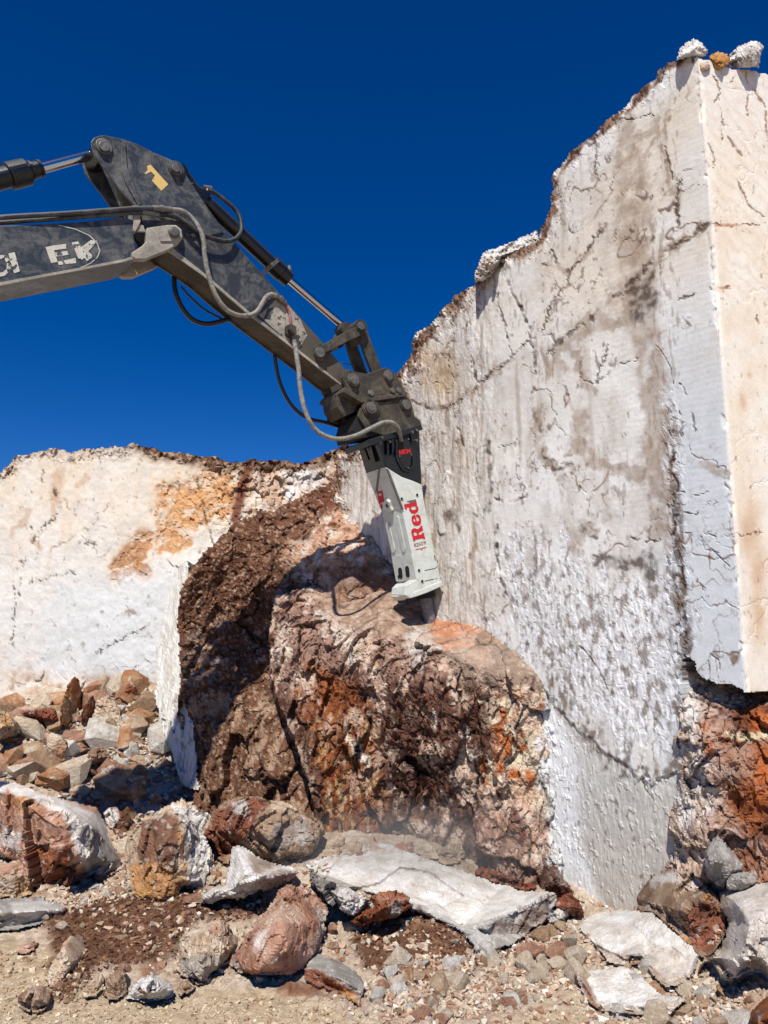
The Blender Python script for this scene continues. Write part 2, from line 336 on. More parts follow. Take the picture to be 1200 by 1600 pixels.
DK = [[(1018,455,20),(1010,470,24),(1000,500,14)],[(898,700,5),(890,712,6)],[(838,640,5),(842,660,9),(846,676,5)],[(850,700,4),(866,732,8),(892,726,6)],[(905,820,10),(925,835,12)],[(700,800,10),(716,830,8)],[(765,690,6),(768,760,8),(762,800,6)],[(925,875,8),(950,878,12),(980,885,14),(1005,878,20),(1020,868,26),(1010,895,26)],[(990,450,14),(1010,440,10),(1025,425,8)],[(998,382,8),(1018,372,7)],[(1000,460,22),(990,490,18)],
 [(1050,740,12),(1056,790,14),(1060,850,10)],[(920,300,3),(912,303,5)],[(935,215,8),(928,222,6)],[(1060,860,14),(1066,960,14),(1070,1010,10)],
 [(742,440,12),(720,462,14),(690,492,14),(660,520,12)],[(660,530,12),(655,545,12)]]
def wall_parts(P, px, py):
    wx = fbm(P*4, 3, 21)*9; wy = fbm(P*4+7, 3, 22)*9; fx = fbm(P*18, 2, 23)*3.5
    qx = px+wx*.6+fx; qy = py+wy*.6+fx
    cr = strokes(px+wx*.5+fx*.9, py+wy*.5+fx*1.0, CR)*smooth(-.35, .1, fbm(P*7, 3, 24)); qx2 = qx+fbm(P*9, 3, 25)*9; qy2 = qy+fbm(P*9, 3, 26)*9; st = strokes(qx2, qy2, ST, .35)*smooth(-.7, .1, fbm(P*5, 4, 27)); dk = strokes(qx+wx, qy+wy, DK, .8)
    return wx, wy, cr, st, dk
def wall_disp(P, px, py, d):
    wx, wy, cr, st, dk = wall_parts(P, px, py); right = px > corner_px(py)
    up = smooth(0, 45, d)
    rn1 = fbm(P*[2.6, 2.6, 1.6], 4, 37)*70; rn2 = fbm(P*[7, 7, .9], 3, 39)*90; rough = smooth(-12, 34, sdf(px+rn1, py+rn1*.5+rn2, [(770,880),(860,810),(900,880),(1000,900),(1060,880),(1075,1030),(1075,1180),(960,1185),(900,1130),(840,1060),(770,980)]))
    ln = fbm(P*[6, 6, 5], 4, 40)*34; ledge = smooth(-4, 5, sdf(px+wx+ln, py+wy+ln*.8, [(850,1075),(920,1160),(1000,1215),(1100,1180),(1110,1500),(860,1500)]))   # face below the diagonal break
    left = 1-smooth(740, 800, px+wx*2)
    fv, fe = facets(P*[7, 7, 3.2], 31, .7, .5); fv2, fe2 = facets(P*[20, 20, 13], 32, .7, .5)
    fibre = fbm(P*[26, 26, 8], 3, 33); lowr = smooth(1060, 1100, py)*left
    rim = (1-smooth(4, 34, d+wx*1.5))*(py < 900)*(px < 1085)
    dd = .03*fbm(P*.8, 3, 34)*(1-smooth(1000, 1080, px)) + rough*(.008*fv + .007*fv2 + .008*fibre) + ledge*(-.035+.008*fibre+.010*smooth(.26, .42, fbm(P*[15, 15, 8], 3, 30))) + left*(.04*fbm(P*[2.5, 2.5, 1], 3, 35)+.008*fibre+.004*fv2)
    dd = dd + rim*(.06*fv+.035*fv2)*(.4+.6*(1-smooth(640, 900, px))) - cr*.012 + .0035*fbm(P*10, 4, 36)*(1-right) *(1-smooth(1040, 1090, px)*.7)
    rib = np.exp(-((px-(1045+(py-600)*.05))/14)**2)*smooth(560, 700, py); dd = dd + rib*(.022*fv2+.008)
    dd = dd - .006*thin(P, 1.5, 58, .04)*smooth(-.05, .25, fbm(P*.8+3, 3, 59)+.12*(px > 1060))*(1-rough)*(1-ledge)
    wp = strokes(px, py, [[(700,745,14),(690,790,24),(690,830,10)],[(775,900,20),(760,960,14)]]); dd = dd + wp*.03
    edge = np.abs(px-corner_px(py)); dd = dd*np.where(right, smooth(1, 10, edge), smooth(1, 6, edge)) - .02*smooth(.12, .4, fbm(P*[6, 6, 4], 3, 38))*np.exp(-(edge/4.5)**2)
    return dd, (wx, wy, cr, st, dk, rough, ledge, left, fv, fv2, fibre, rim, rib, fe2)
def wall_col(P, px, py, d, dd, ex):
    wx, wy, cr, st, dk, rough, ledge, left, fv, fv2, fibre, rim, rib, fe2 = ex; n = len(P); right = px > corner_px(py)
    c = np.tile(srgb(236,234,228), (n, 1)); c = mix(c, srgb(220,215,205), .5+fbm(P*1.3, 4, 41)*1.1)
    c = mix(c, srgb(222,205,178), (1-smooth(430, 620, py+wx*3-(px-900)*.3))*.55*smooth(-.3, .4, fbm(P*.9, 3, 42)+.1))
    c = mix(c, srgb(208,214,218), smooth(1000, 1075, px+wx)*smooth(350, 700, py)*.8)
    lines = np.sin((P[:, 2]+.05*P[:, 0])*95+fbm(P*3, 2, 43)*3); c = c*(1+.04*lines[:, None]*(smooth(880, 960, px)*(1-smooth(800, 900, py)))[:, None])
    smd = smooth(.0, .5, fbm(P*[3, 3, 1.1]+9, 5, 44)+.25*smooth(480, 600, py)*(1-smooth(880, 940, py))*(px < 1060)-.1)
    c = mix(c, srgb(172,154,134), smd*.3*(1-smooth(1040, 1070, px)))
    fine = smooth(.12, .4, fbm(P*[20, 20, 5], 4, 166)); c = mix(c, srgb(126,106,90), fine*.5*smooth(-.15, .35, fbm(P*[1.4, 1.4, .8]+2, 3, 167)+.25*st)*(1-rough)*(px < 1062)); streak = smooth(-.05, .5, fbm(P*[15, 15, 1.3], 4, 45)); c = mix(c, srgb(150,126,104), left*streak*.85); c = mix(c, srgb(196,178,156), left*.25); c = mix(c, srgb(226,222,214), left*smooth(.0, .4, fbm(P*[6, 6, 1.2]+4, 4, 57))*.7)
    c = mix(c, srgb(205,170,120), blobs(px, py, [(690,590,26,34),(668,560,16,22)])*.7)
    c = mix(c, srgb(232,233,235), rough*(.35+.4*smooth(-.2, .3, fibre)))
    pit = smooth(.05, .35, fbm(P*[11, 11, 6], 5, 46))*rough; c = mix(c, srgb(134,122,112), pit*.8); fl2 = smooth(.3, .45, fbm(P*[18, 18, 12]+4, 3, 165))*rough; c = mix(c, srgb(112,94,80), fl2*.55)
    c = mix(c, srgb(200,197,190), ledge*.9); c = mix(c, srgb(180,165,146), ledge*smooth(1180, 1420, py+wx*2)*.5); 
    c = mix(c, srgb(236,236,236), smooth(-14, 8, sdf(px+wx*1.2, py, [(838,1050),(872,1090),(900,1200),(900,1300),(935,1420),(870,1420),(820,1200)]))*.8)
    c = mix(c, srgb(150,122,94), st*(.55+.3*fbm(P*6, 3, 47))*np.where(rough > .5, .4, 1)); c = mix(c, srgb(78,62,52), np.clip(dk*(.75+1.4*fbm(P*11, 4, 48)), 0, 1)*.85)
    c = mix(c, srgb(110,88,72), rib*smooth(-.1, .4, fbm(P*[12, 12, 4], 3, 49))*.9)
    web = thin(P, 1.5, 58, .04)*smooth(-.05, .25, fbm(P*.8+3, 3, 59)+.12*(px > 1060)); web2 = thin(P*[1, 1, .8], 3.4, 158, .055)*smooth(.1, .35, fbm(P*1.1+8, 3, 159))
    c = mix(c, srgb(120,92,74), np.clip(web*.95+web2*.85, 0, 1)*(1-rough*.8)*(1-ledge)); drip = smooth(.08, .45, fbm(P*[7, 7, .55], 4, 160))*smooth(-.1, .3, fbm(P*[1.2, 1.2, .5], 2, 161)); c = mix(c, srgb(158,138,116), drip*.5*(1-smooth(1050, 1075, px))*(1-rough)*(1-ledge*.6))
    band = strokes(px+fbm(P*3, 3, 162)*30, py+fbm(P*3, 3, 163)*30, [[(840,1050,14),(872,1090,34),(915,1140,40),(960,1190,34),(1010,1200,22),(1070,1190,18)]], .6); c = mix(c, srgb(122,108,94), band*smooth(-.15, .2, fbm(P*[14, 14, 9], 5, 164))*.9)
    c = mix(c, srgb(66,48,40), cr*(.75+.5*fbm(P*9, 2, 50)))
    # small dark pits and broken flecks
    fl = smooth(.42, .55, fbm(P*[14, 14, 8], 3, 51)); c = mix(c, srgb(96,76,62), fl*.65*(.25+.75*(px < 1060))*smooth(-.2, .2, fbm(P*1.1, 2, 52)))
    tops = mix(mix(np.tile(srgb(150,118,92), (n, 1)), srgb(84,60,46), smooth(-.2, .3, fv2)), srgb(225,215,200), smooth(.1, .4, fbm(P*5, 3, 53)))
    c = mix(c, tops, rim*smooth(0, .3, (1-smooth(640, 880, px))*.9 + (1-smooth(5, 14, d+wx))*.7))
    # the other face of the block: cream, sawn
    r = np.tile(srgb(240,226,204), (n, 1)); r = mix(r, srgb(244,236,220), smooth(-.3, .4, fbm(P*2, 4, 54))); r = mix(r, srgb(238,232,222), (1-smooth(120, 330, py))*.8)
    r = mix(r, srgb(226,196,160), smooth(.0, 1, np.sin((P[:, 2]*.9+P[:, 0]*.45)*40+fbm(P*4, 2, 55)*4))*.25*(1-smooth(400, 600, py)))
    r = mix(r, srgb(205,160,115), blobs(px+wx, py+wy, [(1172,830,14,50),(1185,900,12,40),(1160,628,7,10),(1172,585,5,5),(1185,960,10,40)])*.65)
    r = mix(r, srgb(130,92,64), np.clip(cr*.8+smooth(.5, .6, fbm(P*[16, 16, 9]+3, 3, 56))*.5, 0, 1)); r = mix(r, srgb(186,120,78), strokes(px, py, [[(1108,352,5),(1150,352,3)],[(1116,450,5),(1140,450,3)]])*.7)
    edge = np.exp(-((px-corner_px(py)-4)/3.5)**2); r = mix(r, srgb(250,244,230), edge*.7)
    return np.where(right[:, None], r, c)
relief('quarry_wall', WALL, wall_depth, 1.9, wall_disp, wall_col, 5.0, M_WALL, 2.0, 'tall sawn marble wall with grey stained face and cream side meeting at a sharp corner', 'rock wall', seed=1, drop=0, bdir=(.8, .6, 0), snap=corner_px)

# ================================================================== BROKEN ROCK UNDER THE WALL'S RIGHT END
dD = tps([(1040,1030,8.3),(1040,1200,8.15),(1045,1330,8.0),(1075,1300,7.5),(1085,1400,7.4),(1072,1200,7.6),(1080,1045,8.1),(1160,1080,7.75),(1250,1080,7.5),(1066,1090,7.78),(1110,1120,7.45),(1200,1150,7.1),(1060,1200,7.8),(1085,1250,7.55),(1150,1250,7.2),(1250,1250,6.9),(1900,1060,7.6),(1900,1400,6.9),(1600,1250,6.9),(1100,1400,7.45),(1200,1400,6.9)])
POLD = [(1068,1018),(1090,1028),(1110,1040),(1900,1040),(1900,1480),(1050,1480),(1040,1330),(1040,1230),(1040,1195),(1030,1180),(1046,1130),(1052,1060)]
def d_disp(P, px, py, d):
    w = fbm(P*2.5, 3, 61)[:, None]*.25; Q = P+w
    f1, e1 = facets(Q*[3.2, 3.2, 2.6], 62, .9, .5); f2, e2 = facets(Q*[9, 9, 5], 63, .8, .5); f3, e3 = facets(Q*[22, 22, 14], 64, .8, .5)
    return (.11*f1+.05*f2+.022*f3)*smooth(0, 12, d)+.02*fbm(P*8, 4, 65), (f1, f2, f3, e1, e2)
def d_col(P, px, py, d, dd, ex):
    f1, f2, f3, e1, e2 = ex; n = len(P); c = np.tile(srgb(206,180,158), (n, 1)); c = mix(c, srgb(226,216,204), smooth(-.1, .5, fbm(P*5, 4, 66)))
    rd = smooth(1090, 1190, px+fbm(P*3, 3, 67)*60+(py-1150)*.15); c = mix(c, srgb(150,88,54), np.clip(rd*(.9+.8*fbm(P*4, 4, 68)), 0, 1))
    c = mix(c, srgb(110,66,46), smooth(.1, .5, fbm(P*3+4, 4, 69)-.2+.3*rd)); c = mix(c, srgb(198,104,42), blobs(px, py, [(1190,1130,14,14),(1192,1215,14,34),(1108,1170,8,14),(1100,1135,8,8)])*.85)
    c = mix(c, srgb(226,205,170), strokes(px+fbm(P*9, 2, 70)*8, py, [[(1138,1148,9),(1165,1152,12),(1205,1146,10)]])); c = mix(c, srgb(224,220,214), blobs(px, py, [(1080,1110,14,30),(1090,1215,12,26),(1075,1260,10,30)])*.8)
    return mix(c, srgb(84,52,38), (1-smooth(0, .06, e1))*.8)
relief('rock_bank', POLD, lambda px, py, d: dD(px, py), 2.2, d_disp, d_col, 2.0, M_ROCK, 2.5, 'rust brown broken rock bank under the jagged lower edge of the sawn wall', 'rock', seed=2)

# ================================================================== LEFT CLIFF
dC = tps([(-500,700,15.5),(-500,1150,15.2),(0,700,15),(0,1100,14.6),(270,900,14.0),(270,1150,13.7),(560,690,14.8),(400,720,14.4),(560,900,14.4)])
POLC = [(-500,800),(-200,760),(0,736),(12,728),(20,712),(60,704),(80,700),(110,703),(150,699),(195,697),(205,691),(232,698),(262,706),(300,710),(330,712),(345,718),(376,722),(392,712),(412,720),(430,716),(460,722),(480,719),(500,714),(515,702),(535,696),(575,692),(640,690),(640,900),(600,1200),(-500,1250)]
CRC = [[(160,703,2),(156,720,3),(158,725,2)],[(68,735,3),(70,745,4),(66,752,3)],[(85,765,5),(86,772,6)],[(52,845,5),(48,848,4),(55,838,3)],[(60,830,2),(78,812,3)],[(66,820,1),(100,800,1)],[(45,910,1),(80,900,1),(118,892,1)],
 [(30,870,3),(33,878,3)],[(110,893,2),(118,898,1)],[(135,852,3),(150,850,2)],[(40,870,2),(36,885,2)],[(20,900,1),(24,960,1),(20,1010,2)],[(308,745,3),(316,790,3),(328,830,3),(334,850,2)],[(255,867,2),(270,885,1),(300,895,1)],
 [(272,735,2),(276,760,3)],[(340,735,3),(350,760,2)],[(230,812,1),(250,800,1)],[(150,1020,2),(190,1000,2),(226,980,2)],[(46,820,3),(50,826,3)],[(28,925,3),(30,930,3)],[(305,703,4),(307,712,3)]]
OCH = [(243,760),(275,752),(300,735),(312,728),(356,735),(378,752),(372,780),(362,800),(340,812),(320,826),(298,838),(300,852),(282,862),(262,866),(250,862),(240,842),(248,800)]
OCH2 = [(166,886),(190,858),(205,838),(222,824),(240,832),(248,840),(238,862),(230,880),(236,900),(226,914),(210,902),(186,908),(176,918)]
def c_disp(P, px, py, d):
    f2, e2 = facets(P*[4, 4, 3], 71, .7, .5); f3, e3 = facets(P*[12, 12, 9], 72, .7, .5); w = fbm(P*3, 3, 73)*8
    w9 = fbm(P*16, 2, 87)*4; cr = strokes(px+w*.5+w9, py+w*.5+w9, CRC)*smooth(-.4, .1, fbm(P*7, 3, 88)); rim = (1-smooth(4, 26, d+w)); rt = smooth(300, 400, px+w*2)
    low = smooth(1000, 1080, py+w*3)
    dd = .05*fbm(P*.7, 3, 74)+.012*fbm(P*6, 4, 75) + rim*(.1*f2+.06*f3) + rt*(.10*f2+.05*f3) + low*.04*f2 - cr*.015
    och = np.maximum(sdf(px+w, py+w, OCH), sdf(px+w, py+w*.6, OCH2)); dd -= smooth(-4, 8, och)*(.03-.03*f3)
    return dd, (cr, rim, rt, low, och, f2, f3, w)
def c_col(P, px, py, d, dd, ex):
    cr, rim, rt, low, och, f2, f3, w = ex; n = len(P)
    c = np.tile(srgb(222,217,208), (n, 1)); c = mix(c, srgb(214,188,152), (1-smooth(760, 900, py+w*4))*(.42+.5*fbm(P*[1.5, 1.5, .5], 3, 76)))
    c = mix(c, srgb(202,196,186), smooth(.0, .6, fbm(P*2.2, 4, 77))*.6); vs = smooth(.05, .5, fbm(P*[6, 6, .7], 4, 78)); c = mix(c, srgb(222,190,150), vs*.35*smooth(-.2, .3, fbm(P*.6, 2, 79)))
    c = mix(c, srgb(186,150,118), strokes(px+w, py+w, [[(96,735,18),(86,765,16),(84,810,8)],[(45,800,10),(20,840,6)],[(135,745,8),(118,760,4)],[(62,855,8),(48,840,8)]])*.55)
    och = och + fbm(P*[9, 9, 3], 4, 89)*16 - smooth(.1, .5, fbm(P*[6, 6, 16], 3, 90))*8; DG = np.c_[P[:, 0]*2.2+P[:, 2]*1.6, P[:, 1]*2, P[:, 2]*9-P[:, 0]*5]; oc = smooth(-3, 4, och)*smooth(-.32, .02, fbm(DG, 4, 97)); ochc = mix(mix(np.tile(srgb(208,140,72), (n, 1)), srgb(168,98,52), .5+fbm(DG, 4, 80)*1.6), srgb(224,184,130), smooth(.0, .5, fbm(P*[7, 7, 20], 3, 81))*.8)
    c = mix(c, ochc, oc*.92); c = mix(c, srgb(150,84,44), smooth(-4, 6, sdf(px+w+fbm(DG, 3, 98)*12, py+w*.6, OCH2))*.85*smooth(-.4, .05, fbm(DG*1.5, 3, 99)))
    c = mix(c, srgb(212,176,132), smooth(-22, 6, och)*.35)
    br = mix(mix(np.tile(srgb(196,158,124), (n, 1)), srgb(224,208,190), smooth(-.2, .4, fbm(P*3+2, 4, 82))), srgb(130,86,60), smooth(.15, .5, fbm(P*4, 4, 83)))
    c = mix(c, br, rt*smooth(378, 396, px)*.85); c = mix(c, srgb(120,74,54), strokes(px+w*.5, py, [[(392,722,14),(382,750,16),(372,790,18),(366,812,14)]]))
    c = mix(c, srgb(236,234,230), blobs(px+w, py+w, [(478,748,26,22),(455,770,6,22)])*.8)
    c = mix(c, mix(np.tile(srgb(96,68,50), (n, 1)), srgb(170,140,112), smooth(-.2, .4, f3)), rim*smooth(180, 260, px)*.95+rim*.4)
    lc = mix(np.tile(srgb(226,214,200), (n, 1)), srgb(186,146,112), smooth(.0, .5, fbm(P*4+1, 4, 84))); c = mix(c, lc, low*.8); c = mix(c, srgb(176,132,88), blobs(px, py, [(45,1055,40,7),(150,1058,30,8)])*.7)
    c = mix(c, srgb(198,190,178), strokes(px+w, py+w*.5, [[(90,1050,6),(160,1020,8),(235,985,10)],[(40,1045,6),(120,1010,4)]])*.6)
    c = mix(c, srgb(216,214,210), smooth(925, 960, py-px*.05)*(1-smooth(1040, 1075, py))*(.3+.5*smooth(-.1, .3, fbm(P*[10, 10, 1.5], 3, 85))))
    bl = smooth(-30, 14, sdf(px+w*2, py+w*2, [(90,920),(240,905),(300,900),(290,1060),(70,1040)])); c = mix(c, srgb(214,214,211), bl*.85)
    web = thin(P, 1.1, 94, .03)*smooth(.0, .3, fbm(P*.7, 3, 96)); c = mix(c, srgb(132,98,74), web*.75)
    return mix(mix(c, srgb(70,52,44), cr*.9), srgb(110,88,70), smooth(.5, .58, fbm(P*[8, 8, 6], 3, 86))*.5)
relief('marble_cliff', POLC, lambda px, py, d: dC(px, py), 2.1, c_disp, c_col, 6.0, M_WALL, 1.8, 'low pale marble cliff with ochre patches behind the rubble on the left', 'cliff', seed=3, drop=0)

# white rib of marble between the cliff and the brown outcrop
dW = tps([(230,1000,13.2),(300,1000,12.6),(240,870,13.3),(290,880,12.9),(250,1120,12.7),(300,1230,12.2),(310,1130,12.3)])
POLW = [(262,930),(276,890),(292,870),(300,930),(300,1100),(312,1236),(296,1232),(284,1225),(272,1195),(262,1168),(250,1130),(242,1092),(243,1010)]
def w_disp(P, px, py, d):
    f, e = facets(P*[9, 9, 2.6], 91, .8, .5); fb = fbm(P*[16, 16, 2], 3, 92); k = smooth(1070, 1130, py)
    return .02*fb+.05*f*(.35+k), (f, fb, k)
def w_col(P, px, py, d, dd, ex):
    f, fb, k = ex; c = np.tile(srgb(226,222,212), (len(P), 1)); c = mix(c, srgb(186,172,150), smooth(0, .45, fb)*.6); return mix(c, srgb(124,100,82), smooth(.1, .5, fbm(P*[12, 12, 4], 3, 93))*(.3+.5*k))
relief('marble_rib', POLW, lambda px, py, d: dW(px, py), 2.0, w_disp, w_col, 1.6, M_WALL, 1.5, 'narrow upright white marble rib along the left side of the brown outcrop', 'rock', seed=4)

# ================================================================== BROWN OUTCROP (behind) AND FRONT BOULDER
dB = tps([(345,835,12.7),(285,925,12.2),(280,1000,12.3),(285,1200,12.5),(363,915,12.7),(330,960,12.6),(400,1000,12.6),(425,900,12.4),(400,1100,11.8),(430,1200,11.2),(480,1280,10.7),(350,1200,11.9),(310,1280,12.0),(350,1330,11.2),
    (470,775,13.3),(560,740,13.6),(600,735,13.7),(560,790,12.8),(520,865,11.9),(600,840,12.1),(640,900,11.4),(545,940,11.35),(700,940,10.9),(620,1000,11.2),(500,1000,11.6),(560,1200,10.9),(650,780,13.2)])
POLB = [(280,925),(296,893),(320,862),(345,838),(366,815),(400,803),(430,796),(455,782),(480,770),(510,752),(540,742),(570,735),(620,735),(720,800),(760,1000),(600,1120),(560,1380),(330,1380),(298,1240),(286,1205),(276,1150),(280,1060),(277,980)]
POLA = [(424,1062),(419,1010),(425,945),(437,905),(462,893),(500,890),(560,905),(600,912),(650,905),(700,930),(740,962),(768,988),(812,1026),(852,1062),(872,1120),(905,1190),(920,1440),(500,1440),(498,1330),(490,1260),(470,1180),(440,1110)]
dA = tps([(430,905,11.95),(500,890,12.05),(600,905,11.6),(440,960,11.1),(430,1050,10.8),(470,1150,10.3),(500,1290,9.95),(520,1400,9.6),(540,940,11.42),(600,945,10.95),(640,955,10.9),(668,950,10.9),(668,972,10.8),(668,990,10.3),(668,1008,9.85),(700,955,10.8),(760,985,9.95),(720,930,10.9),
    (480,960,11.0),(520,1000,10.5),(600,1010,9.95),(680,1020,9.55),(760,1060,9.35),(840,1060,9.25),(560,1100,10.0),(560,1200,9.95),(600,1340,9.65),(650,1150,9.6),(650,1250,9.9),(690,1340,9.45),(750,1200,9.25),(800,1150,9.15),(850,1150,9.15),(830,1250,9.1),(862,1250,9.15),(872,1350,9.1),(850,1400,8.95),(900,1250,9.5),(920,1380,9.5),(890,1060,9.5)])
def b_disp(P, px, py, d):
    Q = P+fbm(P*2.5, 3, 101)[:, None]*.10; f1, e1 = facets(Q*[1.6, 1.6, 1.3], 102, .9, .5); f2, e2 = facets(Q*[5, 5, 4], 103, .8, .5); f3, e3 = facets(Q*[15, 15, 12], 104, .8, .5)
    lr = smooth(990, 1100, py); lv = smooth(-12, 12, sdf(px, py, [(470,860),(600,840),(620,930),(480,950)]))
    return (.17*f1*(.5+.7*lr)+.07*f2+.026*f3)*(1-lv*.6)*smooth(-2, 10, d)+.05*fbm(P*3, 4, 105)+.016*fbm(P*20, 3, 106), (f1, f2, f3, e1, e2)
def b_col(P, px, py, d, dd, ex):
    f1, f2, f3, e1, e2 = ex; n = len(P); w = fbm(P*3, 3, 107)*16
    soil = mix(np.tile(srgb(124,86,64), (n, 1)), srgb(92,60,44), .5+fbm(P*4, 4, 108)); soil = mix(soil, srgb(150,108,80), smooth(.1, .5, fbm(P*12, 3, 109))*.6)
    c = mix(soil, srgb(196,164,138), smooth(.25, .5, fbm(P*9, 3, 110))*.8)
    pale = mix(mix(np.tile(srgb(204,160,130), (n, 1)), srgb(232,216,198), smooth(-.1, .4, fbm(P*5, 4, 111))), srgb(140,86,60), smooth(.15, .5, fbm(P*6+4, 4, 112)))
    pm = smooth(-18, 12, sdf(px+w, py+w, [(452,862),(480,838),(510,800),(540,785),(590,790),(620,820),(640,900),(620,930),(560,930),(500,950),(470,900)])); c = mix(c, pale, pm*.9)
    c = mix(c, soil, smooth(-8, 10, sdf(px+w, py+w, [(500,885),(620,880),(640,930),(520,935)]))*.75)
    c = mix(c, srgb(116,62,44), smooth(-10, 12, sdf(px+w, py+w, [(500,752),(580,740),(590,790),(540,800),(490,790)]))*.6)
    lowl = smooth(-16, 12, sdf(px+w, py+w, [(285,1060),(310,980),(350,960),(345,1030),(310,1120),(300,1210)])); c = mix(c, srgb(150,146,142), lowl*smooth(.0, .3, fbm(P*7, 3, 113))*.6)
    c = mix(c, srgb(176,148,112), smooth(.1, .5, fbm(P*[9, 9, 3]+3, 4, 114))*smooth(1040, 1120, py)*.6); c = mix(c, srgb(60,40,30), (1-smooth(0, .05, e1))*.5); c = mix(c, srgb(74,50,38), smooth(.15, .4, fbm(P*[10, 10, 7]+6, 4, 115))*.5); c = mix(c, srgb(190,160,132), smooth(.2, .34, fbm(P*[3.5, 3.5, 2.5]+12, 5, 117))*.55*smooth(1000, 1100, py)); c = mix(c, srgb(196,170,146), smooth(.36, .46, fbm(P*17, 3, 116))*.7)  # the noisy dark spots paint small pebble shadows into the outcrop colour
    return c
relief('brown_outcrop', POLB, lambda px, py, d: dB(px, py), 2.1, b_disp, b_col, 2.5, M_ROCK, 2.5, 'large brown earth covered outcrop behind the front boulder, crossed by the boom shadow', 'rock', seed=5, drop=.2)
RIDG = [[(395,1060,16),(440,1090,16),(450,1140,20),(470,1190,22),(490,1250,24),(505,1300,20)]]
def a_disp(P, px, py, d):
    Q = P+fbm(P*2.5, 3, 121)[:, None]*.10; f1, e1 = facets(Q*[1.9, 1.9, 1.2], 122, .9, .5); f2, e2 = facets(Q*[5.5, 5.5, 3], 123, .8, .5); f3, e3 = facets(Q*[16, 16, 9], 124, .8, .5)
    fl = smooth(-14, 14, sdf(px, py, [(480,930),(600,900),(720,930),(850,1050),(760,1060),(660,1000),(540,985)]))
    rt = smooth(770, 840, px)
    curt = smooth(1090, 1150, py)*(1-smooth(620, 680, px))
    return (.17*f1+.095*f2+.044*f3)*(1-.92*fl)*smooth(-2, 12, d)*(1-rt*.35)+.04*fbm(P*3, 4, 125)+.014*fbm(P*20, 3, 126)+curt*.07*ridged(P*[5, 5, 1.1], 3, 127), (f1, f2, f3, e1, e2, fl, rt, curt)
